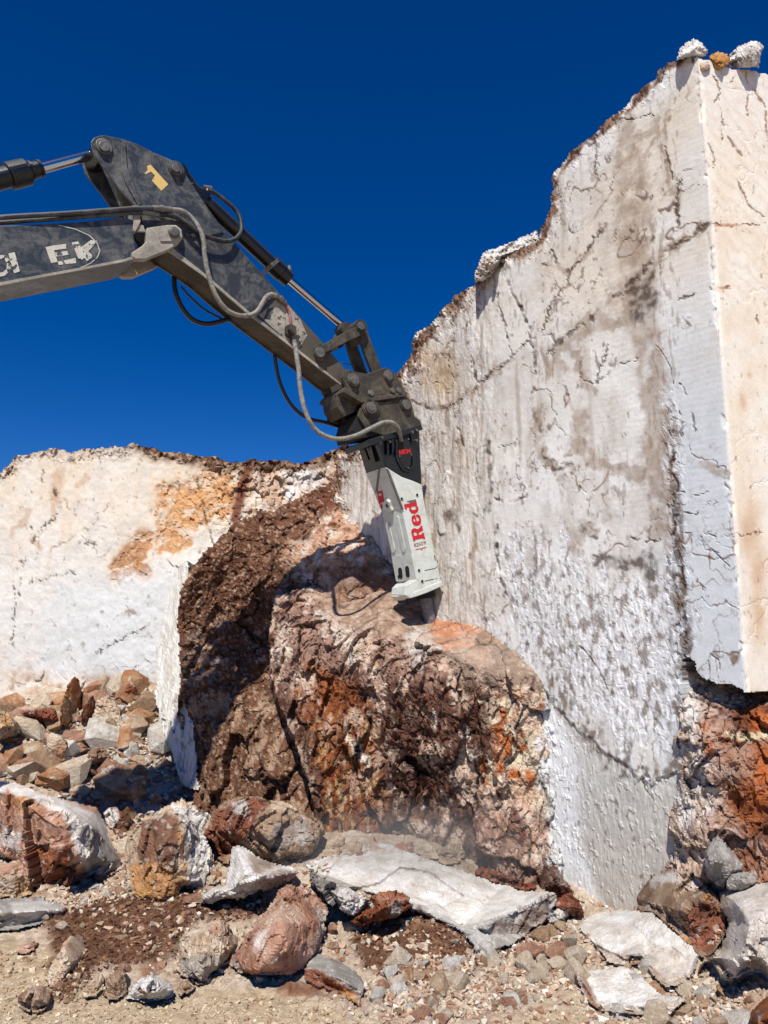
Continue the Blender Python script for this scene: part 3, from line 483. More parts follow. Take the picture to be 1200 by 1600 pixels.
def a_col(P, px, py, d, dd, ex):
    f1, f2, f3, e1, e2, fl, rt, curt = ex; n = len(P); w = fbm(P*3, 4, 131)*24; w2 = fbm(P*8, 3, 132)*10; X = px+w+w2; Yp = py+w-w2
    dark = mix(np.tile(srgb(112,76,60), (n, 1)), srgb(84,58,48), .5+fbm(P*3, 4, 133)); dark = mix(dark, srgb(150,98,74), smooth(.1, .5, fbm(P*9, 4, 134))*.6); c = dark
    def zone(poly, colr, k=1, soft=12):
        nonlocal c; c = mix(c, colr, smooth(-soft, soft, sdf(X, Yp, poly))*k)
    rust = mix(np.tile(srgb(122,66,38), (n, 1)), srgb(166,98,54), .5+fbm(P*4, 4, 135)); pink = mix(np.tile(srgb(188,152,132), (n, 1)), srgb(146,112,96), .5+fbm(P*4, 4, 136))
    white = mix(np.tile(srgb(232,220,206), (n, 1)), srgb(206,176,150), .5+fbm(P*6, 4, 137)*1.2)
    zone([(425,920),(470,895),(520,960),(560,1000),(540,1080),(500,1100),(470,1120),(430,1060)], pink, .75)
    zone([(480,1040),(560,1060),(580,1120),(575,1180),(500,1160),(470,1110)], rust, .95); zone([(490,1130),(590,1120),(600,1230),(590,1320),(500,1320)], mix(rust, srgb(186,150,104), smooth(-.1, .4, fbm(P*[12, 12, 2.5], 4, 138))), .95)
    zone([(490,965),(520,955),(545,975),(590,985),(585,1010),(545,1040),(530,1000)], white, .95, 8); zone([(560,985),(620,985),(700,1040),(680,1080),(620,1060),(590,1120),(570,1080)], pink, .8)
    zone([(430,970),(450,965),(455,1030),(432,1040)], white, .9, 7); zone([(460,1050),(480,1045),(490,1090),(470,1090)], white, .7, 7)
    zone([(700,1190),(730,1190),(735,1245),(705,1230)], white, .7, 8); zone([(770,1230),(860,1200),(880,1330),(800,1390),(740,1350),(730,1280)], mix(pink, srgb(120,74,56), smooth(0, .4, fbm(P*5, 3, 139))), .85)
    zone([(770,1080),(840,1070),(850,1250),(790,1260),(755,1220)], mix(np.tile(srgb(224,206,178), (n, 1)), srgb(186,104,54), smooth(-.15, .3, fbm(P*4+8, 4, 140))), .95); zone([(780,1230),(820,1215),(832,1240),(800,1260)], srgb(222,196,166), .8, 6)
    zone([(838,1060),(865,1060),(880,1180),(900,1420),(860,1400),(845,1250)], srgb(234,232,226), .9, 7); c = mix(c, srgb(232,222,206), strokes(X, Yp, [[(555,1155,4),(566,1185,8),(578,1215,5)],[(680,1110,5),(686,1135,8)],[(720,1130,5),(726,1150,6)],[(724,1165,5),(728,1185,7)],[(605,1215,6),(606,1225,5)]]))
    soilc = mix(np.tile(srgb(146,116,94), (n, 1)), srgb(188,160,138), .4+fbm(P*9, 4, 141)*1.4); c = mix(c, soilc, np.clip(fl*1.2, 0, 1)*.9); zone([(670,965),(745,955),(755,990),(730,1005),(680,1000)], mix(np.tile(srgb(204,148,112), (n, 1)), srgb(184,116,80), .5+fbm(P*6, 3, 142)), .95, 7)
    zone([(690,1000),(820,1010),(860,1070),(780,1080),(700,1060)], srgb(158,140,124), .6); zone([(640,985),(668,982),(680,1010),(650,1040),(635,1020)], srgb(222,216,208), .7, 9)
    c = mix(c, srgb(226,212,196), smooth(.34, .5, fbm(P*[13, 13, 9], 4, 143))*.7*smooth(-.15, .3, fbm(P*2.3+5, 2, 144)))
    web = thin(P*[1, 1, .7], 2.2, 145, .05); c = mix(c, srgb(52,34,28), web*.45*(1-fl)); st_ = smooth(.1, .4, fbm(P*[13, 13, 2.6], 4, 146)); c = mix(c, mix(np.tile(srgb(228,210,190), (n, 1)), srgb(198,156,130), .5+fbm(P*10, 3, 150)), smooth(.16, .3, fbm(P*[3.2, 3.2, 2.4]+2, 5, 149)+.06*f2+.04)*.85*(1-fl*.6)*(1-curt*.5)); c = mix(c, srgb(206,176,146), st_*.5*smooth(-.1, .3, fbm(P*1.9+1, 3, 147)))
    c = mix(c, srgb(66,44,36), smooth(.2, .45, fbm(P*[9, 9, 5]+6, 4, 148))*.55*(1-fl)); return mix(c, srgb(46,30,24), (1-smooth(0, .05, e1))*.6)  # dark spots put tiny pebble shadows into the colour; crack lines drawn last
relief('front_boulder', POLA, lambda px, py, d: dA(px, py), 1.9, a_disp, a_col, 2.0, M_ROCK, 2.0, 'huge rusty brown boulder under the tip of the hydraulic hammer chisel', 'boulder', seed=6, drop=.1, bdir='ray')

# ================================================================== EXCAVATOR AND HAMMER
from mathutils import Matrix
def paint_mat(name, base, dust, amount=.5, rough=.5, metal=0, sc=1.0, wear=None, bump=.15, mud=None):
    m, ns, ls, b = new_mat(name); co = ns.new('ShaderNodeTexCoord').outputs['Object']
    n1 = noise_node(ns, ls, co, 3.1*sc, 10, .74, .9); n2 = noise_node(ns, ls, co, 22*sc, 6, .75); n3 = noise_node(ns, ls, co, 90*sc, 4, .7)
    a = N(ns, 'ShaderNodeMath', operation='ADD'); ls.new(n1.outputs[0], a.inputs[0]); k = N(ns, 'ShaderNodeMath', operation='MULTIPLY'); k.inputs[1].default_value = .35; ls.new(n2.outputs[0], k.inputs[0]); ls.new(k.outputs[0], a.inputs[1])
    r = ramp(ns, ls, a.outputs[0], [(.80-amount*.36, (0, 0, 0)), (.93-amount*.2, (1, 1, 1))])
    geo = ns.new('ShaderNodeNewGeometry'); sep = ns.new('ShaderNodeSeparateXYZ'); ls.new(geo.outputs['Normal'], sep.inputs[0])
    up = N(ns, 'ShaderNodeMapRange'); up.inputs[1].default_value = .1; up.inputs[2].default_value = .9; up.inputs[4].default_value = .55; ls.new(sep.outputs[2], up.inputs[0])
    mx = N(ns, 'ShaderNodeMath', operation='MAXIMUM'); mm = N(ns, 'ShaderNodeMath', operation='MULTIPLY'); mm.inputs[1].default_value = min(1, .35+amount*.6); ls.new(r.outputs[0], mm.inputs[0]); ls.new(mm.outputs[0], mx.inputs[0]); ls.new(up.outputs[0], mx.inputs[1])
    c = mixc(ns, ls, base, dust, mx.outputs[0])
    if mud is not None:      # mud caked on the working end of the arm
        sx = ns.new('ShaderNodeSeparateXYZ'); ls.new(co, sx.inputs[0]); mr = N(ns, 'ShaderNodeMapRange'); mr.inputs[1].default_value = -1.5; mr.inputs[2].default_value = -.75; ls.new(sx.outputs[0], mr.inputs[0])
        ma = N(ns, 'ShaderNodeMath', operation='ADD'); ls.new(mr.outputs[0], ma.inputs[0]); ls.new(n1.outputs[0], ma.inputs[1]); rm = ramp(ns, ls, ma.outputs[0], [(.75, (0, 0, 0)), (1.0, (1, 1, 1))]); c = mixc(ns, ls, c, mud, rm.outputs[0])
    if wear is not None:
        w = ramp(ns, ls, n2.outputs[0], [(.62, (0, 0, 0)), (.7, (1, 1, 1))]); c = mixc(ns, ls, c, wear, w.outputs[0])
    g = ramp(ns, ls, n3.outputs[0], [(.3, (.8, .8, .8)), (.7, (1.12, 1.12, 1.12))]); c = mixc(ns, ls, c, g.outputs[0], 1.0, 'MULTIPLY')
    ls.new(c, b.inputs['Base Color']); b.inputs['Metallic'].default_value = metal
    rr = N(ns, 'ShaderNodeMapRange'); rr.inputs[3].default_value = rough; rr.inputs[4].default_value = .92; ls.new(mx.outputs[0], rr.inputs[0]); ls.new(rr.outputs[0], b.inputs['Roughness'])
    bp = ns.new('ShaderNodeBump'); bp.inputs['Strength'].default_value = bump; bp.inputs['Distance'].default_value = .01; ls.new(n2.outputs[0], bp.inputs['Height']); ls.new(bp.outputs[0], b.inputs['Normal']); return m
L = lambda *c: tuple(srgb(*c))
M_BOOM = paint_mat('dusty_slate_paint', L(50,56,62), L(122,120,114), .5, .38, wear=L(34,36,38))
M_ARM = paint_mat('dusty_worn_paint', L(50,54,58), L(126,124,118), .45, .45, wear=L(40,40,40), mud=L(84,76,64))
M_MUD = paint_mat('muddy_steel', L(50,46,39), L(116,104,86), .5, .7, wear=L(40,36,30), bump=.5)
M_CAST = paint_mat('dusty_cast_steel', L(120,116,106), L(186,178,162), .8, .7, wear=L(90,84,76), bump=.4)
M_BLACK = paint_mat('black_paint', L(20,22,24), L(90,88,82), .18, .3)
M_HOSE = paint_mat('black_rubber_hose', L(24,24,26), L(120,116,108), .4, .55, sc=3)
M_HOSEL = paint_mat('dusty_rubber_hose', L(76,76,72), L(165,160,148), .8, .7, sc=4, wear=L(50,50,48))
M_STEEL = paint_mat('worn_steel', L(110,108,102), L(160,152,138), .4, .45, .6, sc=3)
M_CHROME, ns_, ls_, b_ = new_mat('chrome_rod'); b_.inputs['Base Color'].default_value = (.62, .6, .58, 1); b_.inputs['Metallic'].default_value = 1; b_.inputs['Roughness'].default_value = .16
M_WHITE = paint_mat('white_hammer_paint', L(216,222,214), L(186,178,160), .5, .45, sc=1.6, wear=L(172,168,156), bump=.06)
M_NAVY = paint_mat('dark_teal_paint', L(14,25,33), L(52,60,64), .12, .3)
M_RED = paint_mat('red_print', L(206,26,40), L(190,90,84), .12, .5, sc=2)
M_DRED = paint_mat('faded_red_print', L(150,60,66), L(190,170,160), .5, .6, sc=3)
M_YEL = paint_mat('yellow_sticker', L(226,190,110), L(206,186,140), .4, .6, sc=2)
M_PALE = None
M_LET = paint_mat('worn_white_print', L(206,202,186), L(160,154,140), .4, .6, sc=2)
M_HOLE, *_x = new_mat('dark_recess'); _x[-1].inputs['Base Color'].default_value = (.008, .008, .009, 1); _x[-1].inputs['Roughness'].default_value = .8
M_CHIS = paint_mat('bare_steel_chisel', L(104,104,108), L(176,174,172), .45, .5, .3, sc=4)

TH = math.radians(34); D_ = np.array([-math.cos(TH), -math.sin(TH), 0]); M_ = np.array([-math.sin(TH), math.cos(TH), 0])
T0 = at(560, 620, 9.8)
def E(px, py, off=0): return ray_plane(px, py, T0+M_*off, M_)
def part(name, V, Fc, mat, parent, smooth_=False, bevel=0, label=None):
    o = make_mesh(name, V, Fc, mat, None, smooth_=smooth_, recentre=False)
    if parent is not None:
        o.parent = parent
        if parent.type == 'EMPTY': o.matrix_parent_inverse = Matrix.Translation(-parent.location)
    if bevel:
        b = o.modifiers.new('edge_wear', 'BEVEL'); b.width = bevel; b.segments = 2; b.limit_method = 'ANGLE'; b.angle_limit = math.radians(35)
    if label: o['label'] = label
    return o
class Geo:
    def __init__(s): s.V = []; s.F = []
    def add(s, V, Fc):
        k = len(s.V); s.V += [np.asarray(v, float) for v in V]; s.F += [tuple(i+k for i in f) for f in Fc]; return s
    def prism(s, pts, o0, o1, ref=None):
        """outline measured on the plane at offset ref (default o0), run from o0 to o1 away from the viewer"""
        r = o0 if ref is None else ref; A = [E(x, y, r)+M_*(o0-r) for x, y in pts]; B = [a+M_*(o1-o0) for a in A]; n = len(A)
        return s.add(A+B, [tuple(range(n))[::-1], tuple(range(n, 2*n))] + [(i, (i+1) % n, (i+1) % n+n, i+n) for i in range(n)])
    def rod(s, a, b, ra, rb=None, n=20):
        a = np.asarray(a, float); b = np.asarray(b, float); rb = ra if rb is None else rb; ax = b-a; ax /= np.linalg.norm(ax); u = np.cross(ax, [0, 0, 1.]); u = u if np.linalg.norm(u) > .1 else np.cross(ax, [1., 0, 0]); u /= np.linalg.norm(u); v = np.cross(ax, u)
        R = [(math.cos(t), math.sin(t)) for t in np.arange(n)*2*math.pi/n]
        return s.add([a+ra*(c*u+q*v) for c, q in R]+[b+rb*(c*u+q*v) for c, q in R], [tuple(range(n)), tuple(range(n, 2*n))[::-1]]+[(i, i+n, (i+1) % n+n, (i+1) % n) for i in range(n)])
    def pin(s, px, py, rpx, o0, o1, n=20):
        a = E(px, py, o0); r = rpx*a[1]/F; return s.rod(a, a+M_*(o1-o0), r, n=n)
    def box(s, c, ax, ay, az):
        c = np.asarray(c, float); V = [c+i*ax+j*ay+k*az for k in (-1, 1) for j in (-1, 1) for i in (-1, 1)]
        return s.add(V, [(0, 2, 3, 1), (4, 5, 7, 6), (0, 1, 5, 4), (2, 6, 7, 3), (0, 4, 6, 2), (1, 3, 7, 5)])
    def sweep(s, pts, r, n=10, rib=0, sub=8):
        p = np.array(pts, float); q = []
        P = np.vstack([2*p[0]-p[1], p, 2*p[-1]-p[-2]])
        for i in range(1, len(P)-2):
            for t in np.arange(sub)/sub:
                q.append(.5*((2*P[i])+(-P[i-1]+P[i+1])*t+(2*P[i-1]-5*P[i]+4*P[i+1]-P[i+2])*t*t+(-P[i-1]+3*P[i]-3*P[i+1]+P[i+2])*t**3))
        q.append(p[-1]); q = np.array(q)
        if rib:
            L_ = np.r_[0, np.cumsum(np.linalg.norm(np.diff(q, axis=0), axis=1))]; tt = np.arange(0, L_[-1], r*.55); q = np.stack([np.interp(tt, L_, q[:, k]) for k in range(3)], 1)
        T = np.gradient(q, axis=0); T /= np.linalg.norm(T, axis=1)[:, None]+1e-9; u = np.cross(T[0], [.3, .2, 1]); V = []
        for i in range(len(q)):
            u = u - T[i]*(u@T[i]); u /= np.linalg.norm(u); v = np.cross(T[i], u); rr = r*(1+(rib if i % 2 else 0))
            V += [q[i]+rr*(math.cos(a)*u+math.sin(a)*v) for a in np.arange(n)*2*math.pi/n]
        m = len(q); Fc = [(i*n+j, i*n+(j+1) % n, (i+1)*n+(j+1) % n, (i+1)*n+j) for i in range(m-1) for j in range(n)]
        return s.add(V, Fc+[tuple(range(n))[::-1], tuple(range((m-1)*n, m*n))])
    def out(s, name, mat, parent, smooth_=False, bevel=0, label=None): return part(name, s.V, s.F, mat, parent, smooth_, bevel, label)
def decal(name, mat, parent, inc=(), exc=(), strk=(), plane=None, step=.35, wear=0, seed=0, off=-.004, thick=.003, label=None):
    """thin printed mark: quads of a fine grid that fall inside the traced letter shapes"""
    P0, Nn = plane if plane else (T0+M_*off, M_)
    allp = [p for q in list(inc)+[[(x[0], x[1]) for x in L_] for L_ in strk] for p in q]; mar = 4 if strk else 0
    gx = np.arange(min(p[0] for p in allp)-mar, max(p[0] for p in allp)+mar+step, step); gy = np.arange(min(p[1] for p in allp)-mar, max(p[1] for p in allp)+mar+step, step)
    X_, Y_ = np.meshgrid(gx, gy); cx = (X_+step/2).ravel(); cy = (Y_+step/2).ravel(); m = np.zeros(cx.shape, bool)
    for q in inc: m |= sdf(cx, cy, q) > 0
    for L_ in strk:
        for a, b in zip(L_[:-1], L_[1:]): m |= seg_dist(cx, cy, a, b)[0] < (a[2]+b[2])/4
    for q in exc: m &= ~(sdf(cx, cy, q) > 0)
    if wear: m &= fbm(np.c_[cx*.13, cy*.13, np.full(cx.shape, seed+.5)], 4, 200+seed) < (.5-wear)
    m = m.reshape(X_.shape)[:-1, :-1]; V = ray_plane(X_.ravel(), Y_.ravel(), P0, Nn); I_ = np.arange(X_.size).reshape(X_.shape)
    q = np.c_[I_[:-1, :-1][m], I_[1:, :-1][m], I_[1:, 1:][m], I_[:-1, 1:][m]]
    if not len(q): return
    used = np.unique(q); re = np.full(len(V), -1); re[used] = np.arange(len(used)); nn = np.asarray(Nn, float); nn = nn/np.linalg.norm(nn)
    if nn @ (V[used].mean(0)-CAM) > 0: nn = -nn
    o = part(name, V[used], re[q], mat, parent, label=label); return o

exc_w = T0 + D_*8.2; exc = empty('excavator', (exc_w[0], exc_w[1], 0))
tag(exc, 'dark dusty excavator reaching in from the left with boom and arm against the sky', 'excavator')
BW = .56
# boom: side plates, bottom plate and nose
bt = [(207,343),(190,338),(160,343),(120,347),(60,350),(0,352),(-100,358),(-180,376),(-260,420)]
bb = [(-310,560),(-230,500),(-150,468),(-80,453),(0,444),(60,433),(120,422),(193,408),(213,402)]
Geo().prism(bt+bb, 0, BW).out('boom', M_BOOM, exc, bevel=.012)
boom = [o for o in exc.children][0]
Geo().prism([(-80,451),(0,441),(60,430),(120,419),(193,405),(211,399),(213,403),(193,409),(120,423),(60,434),(0,446),(-80,457)], -.018, 0).out('edge_flange', M_CAST, boom)
Geo().prism([(205,395),(222,384),(229,376),(229,356),(240,354),(262,351),(275,351),(284,358),(286,371),(279,381),(262,391),(228,405),(213,405),(206,401)], -.03, .06).out('boom_nose_plate', M_CAST, boom, bevel=.012)
Geo().prism([(205,395),(222,384),(229,376),(229,356),(240,354),(262,351),(275,351),(284,358),(286,371),(279,381),(262,391),(228,405),(213,405),(206,401)], BW-.06, BW+.03, -.03).out('boom_nose_plate', M_CAST, boom, bevel=.012)
Geo().prism([(249,368),(251,377),(268,377),(284,369),(281,362),(262,362)], -.045, -.028).out('pin_lock_plate', M_CAST, boom, bevel=.004)
Geo().pin(273, 362, 9.5, -.085, -.028).pin(273, 362, 7, -.1, -.084).out('elbow_pin', M_STEEL, boom, smooth_=False, bevel=.006)
for q_, (inc_, sk_) in enumerate([([[(13,396),(23,394),(31,424),(22,427)]], []), ([[(71,386),(82,384),(90,409),(80,411)], [(80,384),(103,381),(105,388),(84,391)], [(86,395),(105,392),(107,398),(88,401)], [(90,409),(118,403),(119,411),(92,414)],
    [(112,379),(122,377),(134,402),(124,408)], [(124,388),(142,375),(152,376),(136,396)], [(128,396),(136,392),(146,400),(136,408)]], []), ([], [[(-4,401,6),(8,402,6),(14,410,6),(13,422,6),(6,428,6),(-4,430,6)]])]): decal('lettering', M_LET, boom, inc=inc_, strk=sk_, wear=.2, step=.28, seed=2+q_)
decal('oval_outline', M_LET, boom, strk=[[(92,352,1.2),(118,358,1.2),(140,368,1.2),(152,380,1.4),(156,392,1.4),(152,402,1.4),(142,411,1.2),(120,421,1.2)]], wear=.05, seed=3)
# arm: two side plates round a box
AO = [(143,231),(142,222),(147,215),(155,212),(163,211),(192,217),(215,225),(240,238),(262,247),(280,256),(290,272),(320,318),(348,357),(383,398),(412,430),(442,465),(470,497),(498,528),(522,556),(541,579),(556,588),(562,598),(553,606),(536,604),(518,592),(499,576),(475,557),(451,539),(420,515),(387,490),(352,461),(317,430),(290,410),(262,392),(240,372),(225,350),(213,323),(190,300),(170,272),(147,243)]
AW0, AW1 = .04, .50
Geo().prism(AO, AW0, AW0+.03).out('arm_side_plate', M_ARM, exc, bevel=.006); Geo().prism(AO, AW1-.03, AW1, AW0).out('arm_side_plate', M_ARM, exc, bevel=.006)
AI = [(188,240),(200,224),(215,230),(240,243),(262,252),(276,260),(287,276),(317,322),(345,361),(380,402),(440,469),(496,532),(534,578),(530,598),(499,573),(451,536),(387,487),(317,427),(262,389),(243,372),(228,350),(216,323),(206,300)]
armbox = Geo().prism(AI, AW0+.03, AW1-.03, AW0).out('arm_box', M_MUD, exc)
arm = exc.children[-1]
arm = [o for o in exc.children if o.name.startswith('arm_side_plate')][0]
Geo().prism([(189,224),(196,222),(199,262),(204,276),(222,318),(216,321),(196,284),(190,268)], AW0-.022, AW0).out('stiffener_strip', M_ARM, arm, bevel=.004)
Geo().prism([(199,226),(214,229),(236,243),(252,258),(268,280),(300,325),(330,356),(346,360),(340,364),(300,363),(262,350),(225,322),(206,280),(200,260)], AW0-.008, AW0).out('doubler_plate', M_BOOM, arm, bevel=.003)
Geo().pin(163, 228, 14, AW0-.03, AW0).pin(163, 228, 9, AW0-.06, AW0-.03).out('arm_cylinder_pin', M_STEEL, arm, bevel=.005)
Geo().pin(276, 263, 14, AW0-.03, AW0).pin(276, 263, 11, AW0-.05, AW0-.03).out('pin_boss', M_ARM, arm, bevel=.004); Geo().pin(275, 262, 7, AW0-.075, AW0-.05).out('bucket_cylinder_pin', M_STEEL, arm, bevel=.004)
Geo().prism([(289,367),(340,358),(349,360),(345,364),(322,368),(292,372)], AW0-.02, AW0).out('weld_rib', M_ARM, arm)
# pale worn flange strips along the lower edge
Geo().prism([(262,392),(317,430),(387,490),(451,539),(499,576),(536,604),(535,601),(499,572),(451,534),(387,485),(317,425),(268,386)], AW0-.014, AW0).out('edge_flange', M_CAST, arm)
decal('yellow_sticker', M_YEL, arm, inc=[[(224,268),(229,260),(235,257),(243,266),(263,288),(252,298)]], exc=[[(222,256),(229,258),(231,265),(227,270),(222,268)],[(228,272),(236,268),(242,274),(236,284)]], plane=(T0+M_*(AW0-.012), M_), seed=5, wear=.02)
decal('scraped_patch', M_CAST, arm, inc=[[(404,492),(420,480),(432,466),(446,472),(470,500),(480,524),(466,546),(448,532)]], exc=[[(418,482),(428,480),(422,500),(412,498)]], plane=(T0+M_*(AW0-.002), M_), thick=.002, step=.5, wear=.1, seed=11)
# cylinders
def cyl(name, pts, off, mat, parent, smooth_=True, **k):
    g = Geo()
    for (x0, y0, r0), (x1, y1, r1) in pts:
        a = E(x0, y0, off); b = E(x1, y1, off); g.rod(a, b, r0*a[1]/F, r1*a[1]/F, 28)
    return g.out(name, mat, parent, smooth_=False, **k)
MO = (AW0+AW1)/2
ac = cyl('arm_cylinder', [((-240,343,20),(22,274,20)), ((13,276,23),(42,269,22.5)), ((42,269,14),(61,264,13.5))], MO-.02, M_BLACK, exc, bevel=.006)
cyl('piston_rod', [((58,265,9.5),(146,241,8.5))], MO-.02, M_CHROME, ac); cyl('rod_clamp', [((46,267,16),(50,266,16)), ((60,264,15),(64,263,14.5))], MO-.02, M_BLACK, ac)
Geo().pin(157, 232, 15, AW0+.05, AW1-.05).out('rod_eye', M_BLACK, ac)
g = Geo(); bc = cyl('bucket_cylinder', [((296,292,13),(428,416,13)), ((425,413,15.5),(440,427,15.5)), ((440,427,14),(452,438,13))], MO-.05, M_BLACK, exc, bevel=.005)
cyl('piston_rod', [((448,434,6.5),(541,514,6.2))], MO-.05, M_CHROME, bc); Geo().pin(282, 266, 14, AW0+.05, AW1-.05).rod(E(284,270,MO-.05), E(302,297,MO-.05), .085, .09).out('cylinder_eye', M_BLACK, bc)
Geo().prism([(302,291),(322,296),(330,302),(321,318),(309,314),(296,301)], MO-.17, MO-.02).out('port_block', M_BLACK, bc, bevel=.006); Geo().rod(E(322,305,MO-.12), E(325,293,MO-.12), .02).rod(E(318,292,MO-.12), E(331,294,MO-.12), .024).out('hose_fitting', M_STEEL, bc)
Geo().prism([(422,412),(433,404),(437,408),(427,417)], MO-.2, MO+.08).rod(E(452,424,MO-.1), E(452,416,MO-.1), .03).out('clamp_band', M_STEEL, bc)
Geo().sweep([E(x, y, MO-.02) for x, y in [(330,318),(380,366),(430,412)]], .018).out('pressure_pipe', M_BLACK, bc)
# linkage
Geo().pin(503, 551, 15, AW0-.035, AW0).pin(503, 551, 12, AW0-.05, AW0-.03).out('pivot_boss', M_MUD, exc, bevel=.005); piv = Geo().pin(501, 550, 8.5, -.06, -.008).out('pivot_pin', M_STEEL, exc, bevel=.005)
bar = [(501,541),(507,537),(540,518),(557,510),(563,503),(570,506),(574,514),(568,522),(560,526),(548,531),(513,549),(505,552)]
hl = Geo().prism(bar, -.055, -.01).out('link_bar', M_MUD, exc, bevel=.006); Geo().prism(bar, AW1+.01, AW1+.055, -.055).out('link_bar', M_MUD, exc, bevel=.006)
Geo().pin(565, 509, 11, -.07, AW1+.07).out('link_cross_tube', M_MUD, exc); Geo().pin(565, 509, 6.5, -.1, -.07).out('link_pin', M_STEEL, hl, bevel=.004)
tb = [(560,512),(572,508),(577,524),(586,548),(597,577),(593,584),(582,581),(572,556),(565,535)]
tl = Geo().prism(tb, .02, .08).out('tipping_link', M_MUD, exc, bevel=.008); Geo().prism(tb, .36, .43, .02).out('tipping_link', M_MUD, exc, bevel=.008); Geo().prism([(563,522),(574,521),(577,530),(567,533)], .08, .36, .02).out('link_web', M_MUD, tl)
Geo().pin(541, 513, 11, MO-.13, MO+.03).out('rod_end', M_MUD, bc); Geo().prism([(541,506),(560,504),(566,515),(545,522)], MO-.12, MO+.02).out('rod_fork', M_MUD, bc)
# quick bracket
QB = [(534,590),(536,580),(545,577),(556,581),(573,584),(590,578),(602,574),(613,579),(622,590),(637,616),(600,622),(565,628),(552,614),(541,604)]
qb = Geo().prism(QB, -.06, -.01).out('bracket_plate', M_MUD, exc, bevel=.008); Geo().prism(QB, AW1+.01, AW1+.06, -.06).out('bracket_plate', M_MUD, exc, bevel=.008)
Geo().prism([(540,604),(565,622),(637,612),(637,619),(565,629),(536,612)], -.09, AW1+.08, -.09).out('bracket_base', M_MUD, exc, bevel=.006)
Geo().prism([(532,612),(545,600),(566,628),(562,640),(545,648),(534,632)], .06, AW1-.06, -.06).out('bracket_housing', M_MUD, exc, bevel=.01)
for x, y, r, h in [(553,593,11,.03),(607,587,9,.02),(580,614,6,.012),(614,610,5,.015),(624,610,5,.015)]:
    p = Geo().pin(x, y, r, -.06-h, -.058).pin(x+1, y+1, r*.62, -.085-h*1.6, -.06-h).out('bolt' if r < 7 else 'bracket_pin', M_STEEL, qb, bevel=.004)
# hoses
def hose(name, pts, r, mat, parent, off=0, rib=0):
    P_ = [E(p[0], p[1], p[2] if len(p) > 2 else off) for p in pts]; return Geo().sweep(P_, r, 12, rib).out(name, mat, parent, smooth_=True)
hose('steel_pipe', [(-150,360,.1),(-90,350,.08),(0,340,.0),(100,334,-.04),(180,328,-.05),(207,326,-.05),(240,325,-.05)], .028, M_ARM, exc, .1); hose('steel_pipe', [(-150,368,.16),(-90,357,.14),(0,348,.08),(100,341,.02),(180,335,-.02),(212,332,-.03),(236,331,-.03)], .026, M_ARM, exc, .16)
Geo().prism([(206,321),(218,321),(220,346),(212,362),(208,360),(209,340)], -.02, .2).out('pipe_bracket', M_CAST, boom, bevel=.006); Geo().prism([(212,350),(224,352),(227,362),(214,361)], .0, .03).out('pipe_foot', M_CAST, boom)
Geo().rod(E(238,325,-.05), E(269,328,-.05), .034).rod(E(250,325.5,-.05), E(256,326.5,-.05), .042).out('hose_coupling', M_STEEL, exc, bevel=.004); Geo().rod(E(222,331,-.03), E(248,335,-.02), .033).out('hose_coupling', M_STEEL, exc, bevel=.004)
h1 = hose('hydraulic_hose', [(268,328,-.05),(285,330,-.05),(300,341,-.04),(312,358,-.08),(318,376,-.1),(320,400,-.1),(326,430,-.1),(337,461,-.09),(352,482,-.07),(370,492,-.05),(388,493,-.03),(401,487,-.02),(410,474,-.02),(416,464,-.02),(425,460,-.01),(434,464,0)], .03, M_HOSEL, exc)
hose('hydraulic_hose', [(245,335,-.02),(262,336,-.03),(280,341,-.04),(296,352,-.06),(308,362,-.07),(330,372,-.07),(352,377,-.05),(368,373,.0),(377,360,.08),(375,340,.12),(366,326,.14),(350,312,.14),(338,303,.14),(327,297,.14)], .026, M_HOSE, exc, rib=.12)
Geo().rod(E(430,461,0), E(446,474,.01), .035).rod(E(436,465,0), E(441,470,0), .046).out('hose_coupling', M_STEEL, exc, bevel=.004)
hose('steel_pipe', [(444,472,.01),(449,480,.01),(453,492,.02),(455,512,.02)], .017, M_DRED, exc)
Geo().prism([(448,508),(455,505),(463,510),(464,521),(456,527),(448,521)], -.03, .04).rod(E(452,513,-.05), E(458,521,-.05), .035).out('shutoff_valve', M_MUD, exc, bevel=.006); Geo().prism([(455,528),(466,523),(470,527),(458,533)], -.02, .04).out('valve_bracket', M_MUD, exc)
hose('hydraulic_hose', [(458,524,0),(461,540,-.03),(464,560,-.08),(467,580,-.1),(469,605,-.12),(474,632,-.14),(482,655,-.15),(494,672,-.16),(510,682,-.17),(530,686,-.18),(555,681,-.19),(580,669,-.2),(597,661,-.2),(611,660,-.19),(621,668,-.15),(625,678,-.1),(627,690,-.03)], .03, M_HOSEL, exc, rib=.07)
hose('hydraulic_hose', [(272,432,.5),(273,450,.5),(278,468,.5),(288,486,.5),(302,500,.5),(322,506,.5),(342,503,.48),(358,498,.46)], .032, M_BLACK, exc); hose('hydraulic_hose', [(283,448,.5),(298,465,.5),(320,484,.5),(346,498,.5)], .014, M_BLACK, exc)
hose('hydraulic_hose', [(429,555,.46),(432,575,.48),(438,600,.5),(450,625,.5),(465,643,.5),(485,655,.5),(508,660,.5),(532,667,.5)], .026, M_BLACK, exc); hose('grease_line', [(534,567,.3),(552,571,.3),(572,580,.3)], .008, M_BLACK, exc)
